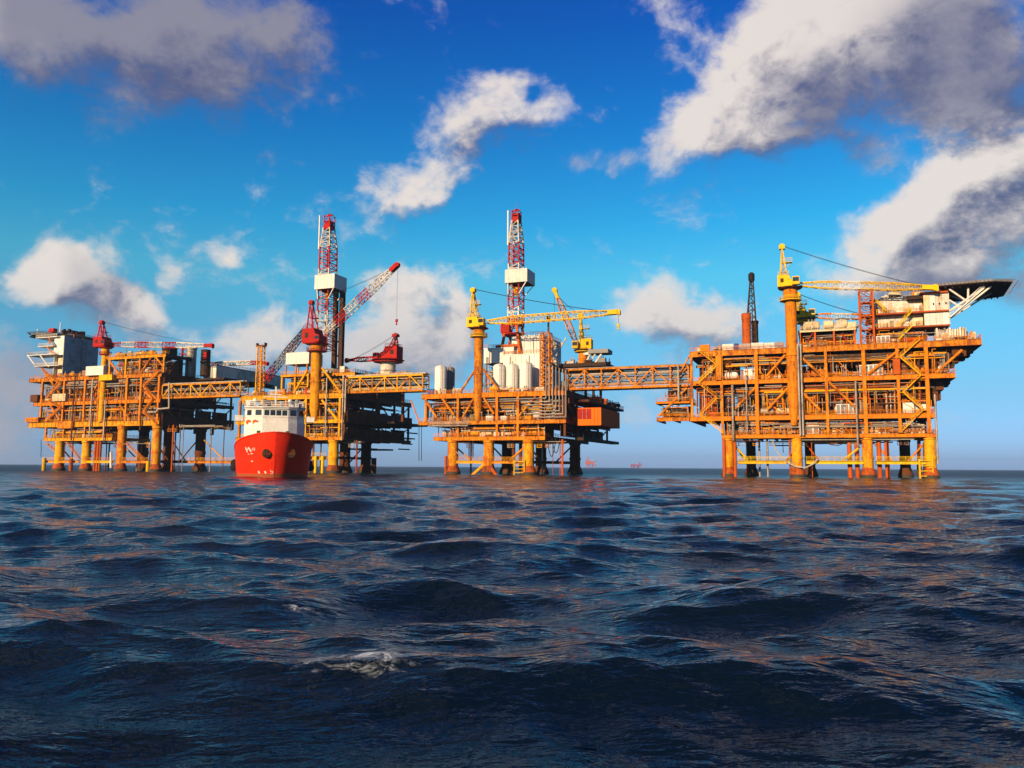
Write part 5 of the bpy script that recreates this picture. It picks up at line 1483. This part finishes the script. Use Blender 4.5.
B = thing('lattice_boom', 'small red and white lattice boom resting level above the grey deckhouse', 'boom', tuple(pt(212, 364, 30)))
lattice(B, 'boom_section', pt(212, 364, 30), pt(262, 362.5, 30), .9, 1.6, 1.0, 4, ['red', 'white', 'white', 'white', 'red'], .3, .18)
MB().beam(pt(262, 362.5, 30), pt(268, 364, 30), 1.6, 1.5).build('boom_head', 'red', B)
MB().beam((U(214, 364, 30), 30, zC), (U(214, 364, 30), 30, Z(214, 365, 30)), 1.0).build('boom_crutch', 'red', B)

# ================================================================== bridges
truss_bridge('short yellow truss bridge between the two left platforms', U(160, 390) + .5, U(240, 390) - .5, .8, Z(200, 397.5), Z(200, 383), 4.5, 8, 'yellow', 6)
truss_bridge('yellow truss bridge left of the middle platform above the open sea gap', U(345, 385) + .5, U(422, 385) - .3, 1.2, Z(385, 392), Z(385, 375), 4.5, 6, 'yellow', 7)
truss_bridge('long orange truss bridge between the middle and right platforms', U(566, 380) + .6, U(690, 380) - .6, .8, Z(630, 388), Z(630, 366.5), 5.0, 7, 'orange', 9)

# ================================================================== below the decks: risers, bracing, slung lines
def below(P, x0, x1, zl, nr, br, y=455, mat='yellow'):
    """thin risers and conductors between deck and sea, raking braces, lines slung under the steel"""
    for i in range(nr):
        x = rnd(x0, x1); v = rnd(1, 16); u = U(x, y, v); m = R.choice(['rust', 'deep_orange', 'dark', 'galvanised', 'leg_rust'])
        r = R.choice([.12, .18, .25, .32])
        MB().path([(u, v, -4), (u, v, zl + .3)], r, 7).build('riser', m, P, True)
    for (xa, ya, xb, yb, v, m) in br:
        brace(P, pt(xa, ya, v), pt(xb, yb, v), .55, m)
    for i in range(int((x1 - x0) / 12)):
        a = rnd(x0, x1 - 12); v = rnd(.6, 8); z = zl - rnd(.0, .9)
        pipe(P, [(U(a, y, v), v, zl + .4), (U(a, y, v), v, z), (U(min(x1, a + rnd(10, 50)), y, v), v, z), (U(min(x1, a + rnd(10, 50)), y, v), v + 3, z)], R.choice([.1, .15, .22]), R.choice(['galvanised', 'rust', 'pipe_white', mat]))
    for i in range(int((x1 - x0) / 16)):
        x = rnd(x0, x1); c = pt(x, y, 3); w = rnd(1.2, 2.6)
        mb = MB(); mb.box(c.x, c.x + w, 3, 4.2, zl - 2.2, zl - 2.05); rail_mesh(mb, (c.x, 3, zl - 2.05), (c.x + w, 3, zl - 2.05), step=1.2)
        for k in (0, w): mb.beam((c.x + k, 3.6, zl - 2.1), (c.x + k, 3.6, zl + .3), .1)
        mb.build('hanging_stage', R.choice(['rust', 'galvanised', mat]), P)
PL = [o for o in COL.objects if o.name.startswith('offshore_platform')]
PL.sort(key=lambda o: -o.location.x)
below(PL[0], 724, 930, Z(870, 437), 12, ((733, 442, 746, 462, 6, 'lemon'), (800, 446, 786, 461, 4, 'leg_rust'), (806, 444, 820, 462, 6, 'leg_rust'), (875, 444, 892, 461, 4, 'orange'), (924, 444, 908, 461, 4, 'orange'), (924, 442, 924, 474, 3, 'rust'), (918, 442, 918, 476, 5, 'rust')))
below(PL[1], 448, 566, Z(480, 441), 10, ((455, 446, 470, 460, 5, 'yellow'), (492, 446, 506, 461, 6, 'rust'), (531, 448, 541, 462, 10, 'rust'), (572, 446, 556, 462, 20, 'rust')))
below(PL[2], 300, 360, Z(325, 441), 8, ((334, 446, 346, 462, 8, 'rust'), (364, 446, 350, 462, 18, 'rust')))
below(PL[3], 46, 156, Z(90, 442), 12, ((60, 446, 72, 460, 5, 'orange'), (87, 446, 100, 460, 6, 'orange'), (122, 444, 138, 460, 6, 'orange'), (157, 444, 168, 460, 12, 'rust'), (196, 442, 180, 461, 22, 'rust')))
below(PL[3], 165, 226, Z(100, 421.5) - 2.2, 6, ((172, 440, 186, 462, 22, 'dark'), (204, 440, 222, 458, 20, 'yellow')))

# ================================================================== the red supply ship
SHIP_D = 171.0
d = ray(275, 478); sp = Vector((d.x / d.y * SHIP_D, SHIP_D, 0))
head = math.atan2(-sp.y, -sp.x + 6)
S = thing('supply_ship', 'red hulled supply ship with white wheelhouse seen bow on before the platforms', 'ship', (0, 0, 0), world=(sp, head))
# local axes: x forward, y to port, z up; the stem is at x = 0
SL, SB = 64.0, 17.6
def sheer(x): return 6.2 + 3.6 * max(0, 1 + x / 22.0) ** 1.4 if x > -22 else max(4.2, 6.2 - (-22 - x) * .9)
def half(x, k):
    """half breadth at share k of the height above the keel line"""
    z = k
    stem = -5.2 * (1 - z) ** 1.3
    ent = 19.0 - 4.0 * z
    dd = max(0.0, stem - x)
    return SB / 2 * (1 - (1 - min(1, dd / ent)) ** 2.4) ** .60 * (.88 + .12 * z) if dd > 0 else 0.0
xs = [0 - .02, -.6, -1.2, -2, -3, -4, -5.2, -6.5, -8, -10, -12, -15, -18, -22, -22.5, -25, -30, -40, -52, -SL]
ks = [0, .2, .4, .6, .8, .9, 1.0]
mb = MB()
for sgn in (1, -1):
    st = len(mb.v)
    for x in xs:
        top = sheer(x)
        for k in ks:
            z = -3.5 + (top + 3.5) * k
            kk = max(0, min(1, (z + 3.5) / 13.0)); stem = -5.2 * (1 - kk) ** 1.3
            xx = x + stem * max(0, 1 + x / 20.0)
            mb.v.append((xx, sgn * half(min(xx, stem - .02), kk) if x < -.03 else sgn * .12, z))
    nk = len(ks)
    for i in range(len(xs) - 1):
        for j in range(nk - 1):
            f = (st + i * nk + j, st + i * nk + j + 1, st + (i + 1) * nk + j + 1, st + (i + 1) * nk + j)
            mb.f.append(f if sgn > 0 else f[::-1])
    if sgn > 0: port = st
    else:
        for i in range(len(xs) - 1):          # deck a little below the bulwark rail
            pass
st2 = port; st3 = len(mb.v) // 2; nk = len(ks)
mb.f.append(tuple([st2 + (len(xs) - 1) * nk + j for j in range(nk)] + [st3 + (len(xs) - 1) * nk + j for j in reversed(range(nk))]))
mb.f.append(tuple([st2 + j for j in reversed(range(nk))] + [st3 + j for j in range(nk)]))
H = mb.build('hull', 'hull_red', S, True)
mb = MB(); pts = []
for sgn in (1, -1):
    ring = [Vector((x, 0, 0)) for x in xs]
    prev = None
    for i, x in enumerate(xs):
        v = mb.v; q = Vector(H.data.vertices[(st2 if sgn > 0 else st3) + i * nk + nk - 1].co)
        if prev is not None: mb.beam(prev, q, .28, .22)
        prev = q
mb.build('bulwark_rail', 'hull_red', S)
dk = MB(); pl = []
top = [H.data.vertices[st2 + i * nk + nk - 3].co for i in range(len(xs)) if xs[i] > -22.2]
pl = [(c.x - .4, c.y * .9) for c in top] + [(c.x - .4, -c.y * .9) for c in reversed(top)]
dk.prism(pl[1:-1], 5.6, 5.8); dk.build('foredeck', 'green', S)
MB().box(-62, -22, -7.6, 7.6, 2.9, 3.1).build('cargo_deck', 'deck', S)
mb = MB()
for sgn in (1, -1):
    for i in range(2, len(xs) - 1):
        a = H.data.vertices[(st2 if sgn > 0 else st3) + i * nk + 2].co; b = H.data.vertices[(st2 if sgn > 0 else st3) + (i + 1) * nk + 2].co
        mb.beam(a + Vector((0, sgn * .1, .9)), b + Vector((0, sgn * .1, .9)), .22)
mb.build('rubbing_strake', 'hull_red', S)
# superstructure
def house(x0, x1, hb, z0, z1, ch, name, mat='clean_white'):
    pl = [(x0 - ch, hb), (x0 - ch * .35, hb * .72), (x0, hb * .42), (x0, -hb * .42), (x0 - ch * .35, -hb * .72), (x0 - ch, -hb), (x1, -hb), (x1, hb)]
    m = MB(); m.prism(pl[::-1], z0, z1); return m.build(name, mat, S), pl
house(-10.5, -26, 6.7, 5.8, 12.3, 3.2, 'deckhouse')
W, pl = house(-11.2, -22, 6.6, 12.3, 15.8, 3.0, 'wheelhouse')
house(-10.8, -22.4, 6.8, 15.8, 16.05, 3.0, 'wheelhouse_roof')
def face_rect(a, b, k0, k1, z0, z1, name, mat, parent, off=.05):
    a, b = Vector((a[0], a[1], 0)), Vector((b[0], b[1], 0)); p, q = a.lerp(b, k0), a.lerp(b, k1)
    nrm = Vector(((b - a).y, -(b - a).x, 0)).normalized()
    if nrm.x < 0 and abs(nrm.x) > .1: nrm = -nrm
    m = MB(); n0 = len(m.v)
    for o in (-.03, off):
        for c, z in ((p, z0), (q, z0), (q, z1), (p, z1)): m.v.append((c.x + nrm.x * o, c.y + nrm.y * o, z))
    m.f += [(3, 2, 1, 0), (4, 5, 6, 7), (0, 1, 5, 4), (1, 2, 6, 5), (2, 3, 7, 6), (3, 0, 4, 7)]
    return m.build(name, mat, parent)
for i in range(4): face_rect(pl[2], pl[3], .05 + i * .235, .05 + i * .235 + .19, 14.0, 15.2, 'window', 'glass', W)
for a, b in ((1, 2), (3, 4)):
    face_rect(pl[a], pl[b], .15, .80, 14.0, 15.2, 'window', 'glass', W)
for a, b in ((0, 1), (4, 5)): face_rect(pl[a], pl[b], .25, .75, 14.0, 15.2, 'window', 'glass', W)
for sgn in (1, -1):
    MB().box(-17, -13.8, sgn * 7.9 - .9, sgn * 7.9 + .9, 12.7, 14.0).build('bridge_wing', 'clean_white', S)
    MB().cbox((-13.6, sgn * 5.6, 11.2), .5, 1.3, 1.1).build('life_ring_box', 'orange', S)
house(-10.9, -22.1, 6.75, 15.5, 15.64, 3.0, 'window_brow')
house(-11.1, -22.1, 6.65, 13.6, 13.72, 3.0, 'window_sill_band')
for i in range(5): face_rect((-11.0, 2.9), (-11.0, -2.9), .04 + i * .2, .04 + i * .2 + .14, 10.2, 10.9, 'porthole', 'glass', S) if i in (0, 3) else None
for a, b, k in ((3, 4, .75), (4, 5, .5)):
    pa, pb = Vector((pl[a][0], pl[a][1], 13.0)), Vector((pl[b][0], pl[b][1], 13.0)); c = pa.lerp(pb, k) + Vector((.4, -.15, -.6))
    MB().rev(c - Vector((.1, 0, 0)), c + Vector((.1, 0, 0)), [(0, .3), (0, .55), (1, .55), (1, .3)], 12).build('lifebuoy', 'bright_orange', S)
for y in (-5, -3.2, -1.2, 1.5, 3.8, 5.6): MB().cbox((-17 + .3 * y, y, 16.1), 1.0, rnd(.6, 1.4), rnd(.6, 1.6)).build('roof_locker', R.choice(['dark', 'grey', 'clean_white', 'dark']), S)
mb = MB()
q = [Vector((x, y, 16.05)) for x, y in pl]
for i in range(8): rail_mesh(mb, q[i] * 1.0, q[(i + 1) % 8], step=1.6, r=.06)
mb.build('roof_railing', 'clean_white', S)
mb = MB(); mb.beam((-16, 0, 16.4), (-16, 0, 21), .35); mb.beam((-16, -2.6, 18.6), (-16, 2.6, 18.6), .2); mb.beam((-16, -1.6, 20), (-16, 1.6, 20), .18); mb.box(-16.2, -15.6, -1.3, 1.3, 19.0, 19.25)
mb.build('mast', 'clean_white', S)
for y in (-4.5, -2.5, 3.2, 4.8): MB().rev((-14.5, y, 16.4), (-14.5, y, 18.0), [(0, .15), (.5, .15), (.55, .5), (.85, .5), (1, .2)], 10).build('searchlight', R.choice(['clean_white', 'grey']), S)
for y in (-5.6, 5.6): MB().box(-26, -22.6, y - 1.1, y + 1.1, 12.6, 18.2).build('funnel', 'clean_white', S)
MB().box(-14.5, -12.5, 6.2, 6.9, 14.6, 15.2).build('lifebuoy', 'orange', S)
# foredeck gear
for y, m_ in ((2.6, 'green'), (-3.6, 'green')):
    mb = MB(); mb.tube((-7.5, y, 5.8), (-7.5, y, 9.6), .22, 8); mb.cbox((-7.5, y, 9.4), .9, .8, .9); mb.cbox((-7.5, y, 5.8), 1.6, 1.4, 3.1); mb.build('mooring_winch', m_, S)
for y in (-5.2, -1, 5.2): MB().rev((-8.5, y, 5.8), (-8.5, y, 9.0), [(0, .35), (.6, .35), (.8, .55), (1, .45)], 10).build('vent', 'green' if y > 4 else 'grey', S)
# marks on the bows: follow the plating
from mathutils.bvhtree import BVHTree
bm_v = [v.co.copy() for v in H.data.vertices]; bvh = BVHTree.FromPolygons(bm_v, [tuple(p.vertices) for p in H.data.polygons])
Sinv = (Matrix.Translation(sp) @ Matrix.Rotation(head, 4, 'Z')).inverted()
def on_hull(x, y, lift=.04):
    o = Sinv @ Vector((0, 0, CAM_H)); dd = (Sinv.to_3x3() @ ray(x, y)).normalized()
    h = bvh.ray_cast(o, dd)
    return None if h[0] is None else (h[0] - dd * lift, dd)
def stroke(mb, x0, y0, x1, y1, w):
    L = math.hypot(x1 - x0, y1 - y0); nx, ny = -(y1 - y0) / L * w / 2, (x1 - x0) / L * w / 2
    cs = [on_hull(a, b) for a, b in ((x0 + nx, y0 + ny), (x1 + nx, y1 + ny), (x1 - nx, y1 - ny), (x0 - nx, y0 - ny))]
    if any(c is None for c in cs): return
    n = len(mb.v); mb.v += [tuple(c[0]) for c in cs] + [tuple(c[0] + c[1] * .03) for c in cs]
    mb.f += [tuple(n + i for i in q) for q in ((0, 1, 2, 3), (7, 6, 5, 4), (0, 4, 5, 1), (1, 5, 6, 2), (2, 6, 7, 3), (3, 7, 4, 0))]
mb = MB()
for q in ((245.4, 447.2, 247.4, 452.4, .9), (248.2, 447.4, 251.2, 451.6, 1.5), (247.2, 450.0, 248.6, 448.2, .6), (252.2, 448.2, 252.8, 450.6, .45), (253.8, 447.4, 254.8, 448.6, .5), (254.8, 448.6, 254.4, 450.8, .5), (252.8, 448.0, 253.6, 449.6, .4),
          (247.9, 454.2, 249.2, 454.2, .7), (250.6, 453.6, 252.8, 453.6, .9)): stroke(mb, *q)
mb.build('name_lettering', 'clean_white', H)
mb = MB(); stroke(mb, 251.0, 461.2, 252.8, 461.2, .9); mb.build('draught_mark', 'clean_white', H)
for x in (258.8, 265.2):
    mb = MB(); stroke(mb, x - .6, 471.2, x + .7, 473.4, 1.5); mb.build('thruster_mark', 'clean_white', H)
mb = MB()
for q in ((270.6, 469.6, 270.6, 471.6, .5), (270.6, 471.4, 273.0, 471.4, .5), (273.0, 471.4, 272.8, 473.4, .5), (270.4, 473.3, 272.8, 473.3, .5)): stroke(mb, *q)
mb.build('draught_mark', 'clean_white', H)
for x in (267, 291.5):
    c = on_hull(x, 453.3, .0)
    if c:
        p, dd = c; A_ = MB().rev(p - dd * .35, p + dd * .6, [(0, .9), (.2, 1.05), (1, 1.0)], 14).build('hawse_pipe', 'dark', S)
        mb = MB(); k = p - dd * .38; mb.beam(k + Vector((0, -.75, -.15)), k + Vector((0, .75, -.15)), .35); mb.beam(k + Vector((0, 0, -.3)), k + Vector((0, 0, .6)), .3); mb.beam(k + Vector((0, -.75, -.15)), k + Vector((0, -.5, .4)), .28); mb.beam(k + Vector((0, .75, -.15)), k + Vector((0, .5, .4)), .28)
        mb.build('anchor', 'rust', A_)
for i, x in enumerate((-19, -24)):
    sgn = -1
    for sgn in (1, -1):
        y = half(x - 1, .5) * sgn
        MB().rev((x - .5, y + sgn * .35, 2.2 + (i % 2)), (x + .5, y + sgn * .35, 2.2 + (i % 2)), [(0, .45), (.2, .9), (.8, .9), (1, .45)], 12).build('tyre_fender', 'black', S, True)

# ================================================================== rigs on the horizon
def far_rig(label, x0, x1, ytop, depth, mat, tower):
    a, b = ray(x0, 466), ray(x1, 466); pa = Vector((a.x / a.y * depth, depth, 0)); wd = (b.x / b.y - a.x / a.y) * depth
    d_ = ray((x0 + x1) / 2, ytop); zt = CAM_H + d_.z / d_.y * depth
    F = thing('distant_rig', label, 'oil rig', (0, 0, 0), world=(pa, 0))
    h = zt * .36
    for k in (.1, .3, .6):
        for v in (0, wd * .4): MB().tube((wd * k, v, -6), (wd * k, v, h), wd * .03, 8).build('leg', mat, F)
    MB().box(0, wd * .7, -wd * .1, wd * .5, h, h + zt * .10).build('deck', mat, F)
    MB().box(wd * .05, wd * .38, 0, wd * .4, h + zt * .1, h + zt * .32).build('deckhouse', mat, F)
    MB().box(wd * .45, wd * .66, 0, wd * .4, h + zt * .1, h + zt * .2).build('deckhouse', mat, F)
    lattice(F, 'tower_section', (wd * tower, wd * .2, h), (wd * tower, wd * .2, zt), wd * .14, wd * .1, wd * .05, 5, [mat], wd * .022, wd * .012)
    lattice(F, 'crane_boom', (wd * .62, wd * .2, h), (wd * 1.0, wd * .2, h + zt * .32), wd * .05, wd * .06, wd * .03, 5, [mat], wd * .02, wd * .01)
    mb = MB(); mb.box(wd * .6, wd * .95, 0, wd * .3, h * .55, h * .75); mb.build('side_deck', mat, F)
    return F
far_rig('small reddish rig on the horizon right of the middle platform', 586, 597, 456.5, 4200, 'deep_orange', .22)
far_rig('tiny pale rig on the horizon midway between middle and right platforms', 631, 643, 462.3, 7600, 'red', .75)

# the air between here and the horizon
mb = MB(); mb.box(-7000, 7000, -400, 9000, -7, 130)
me = bpy.data.meshes.new('haze'); me.from_pydata(mb.v, [], mb.f)
hm = bpy.data.materials.new('haze'); hm.use_nodes = True; hn = hm.node_tree; hn.nodes.clear()
ho = hn.nodes.new('ShaderNodeOutputMaterial'); hv = hn.nodes.new('ShaderNodeVolumePrincipled')
hv.inputs['Color'].default_value = (.50, .72, 1, 1); hv.inputs['Density'].default_value = .00008; hv.inputs['Anisotropy'].default_value = .2
hn.links.new(hv.outputs[0], ho.inputs['Volume'])
me.materials.append(hm)
haze = bpy.data.objects.new('haze', me)
if USE_HAZE:
    COL.objects.link(haze); haze['kind'] = 'stuff'

# wash round the legs and the ship's bow
foam = SEA_FOAM.copy()
for p, r_, a_ in [(q, 4.5, .75) for q in LEGS] + [(sp, 5.0, .45), (sp + Vector((-7, 10, 0)), 4.0, .5), (sp + Vector((9, 10, 0)), 4.0, .45)]:
    foam += 1.3 * a_ * np.exp(-(((SEA_X - p.x) ** 2 + (SEA_Y - p.y) ** 2) / r_ ** 2))
SEA.data.attributes['foam'].data.foreach_set('value', np.concatenate([np.clip(foam, 0, 1).ravel(), [0]]).astype(np.float32))
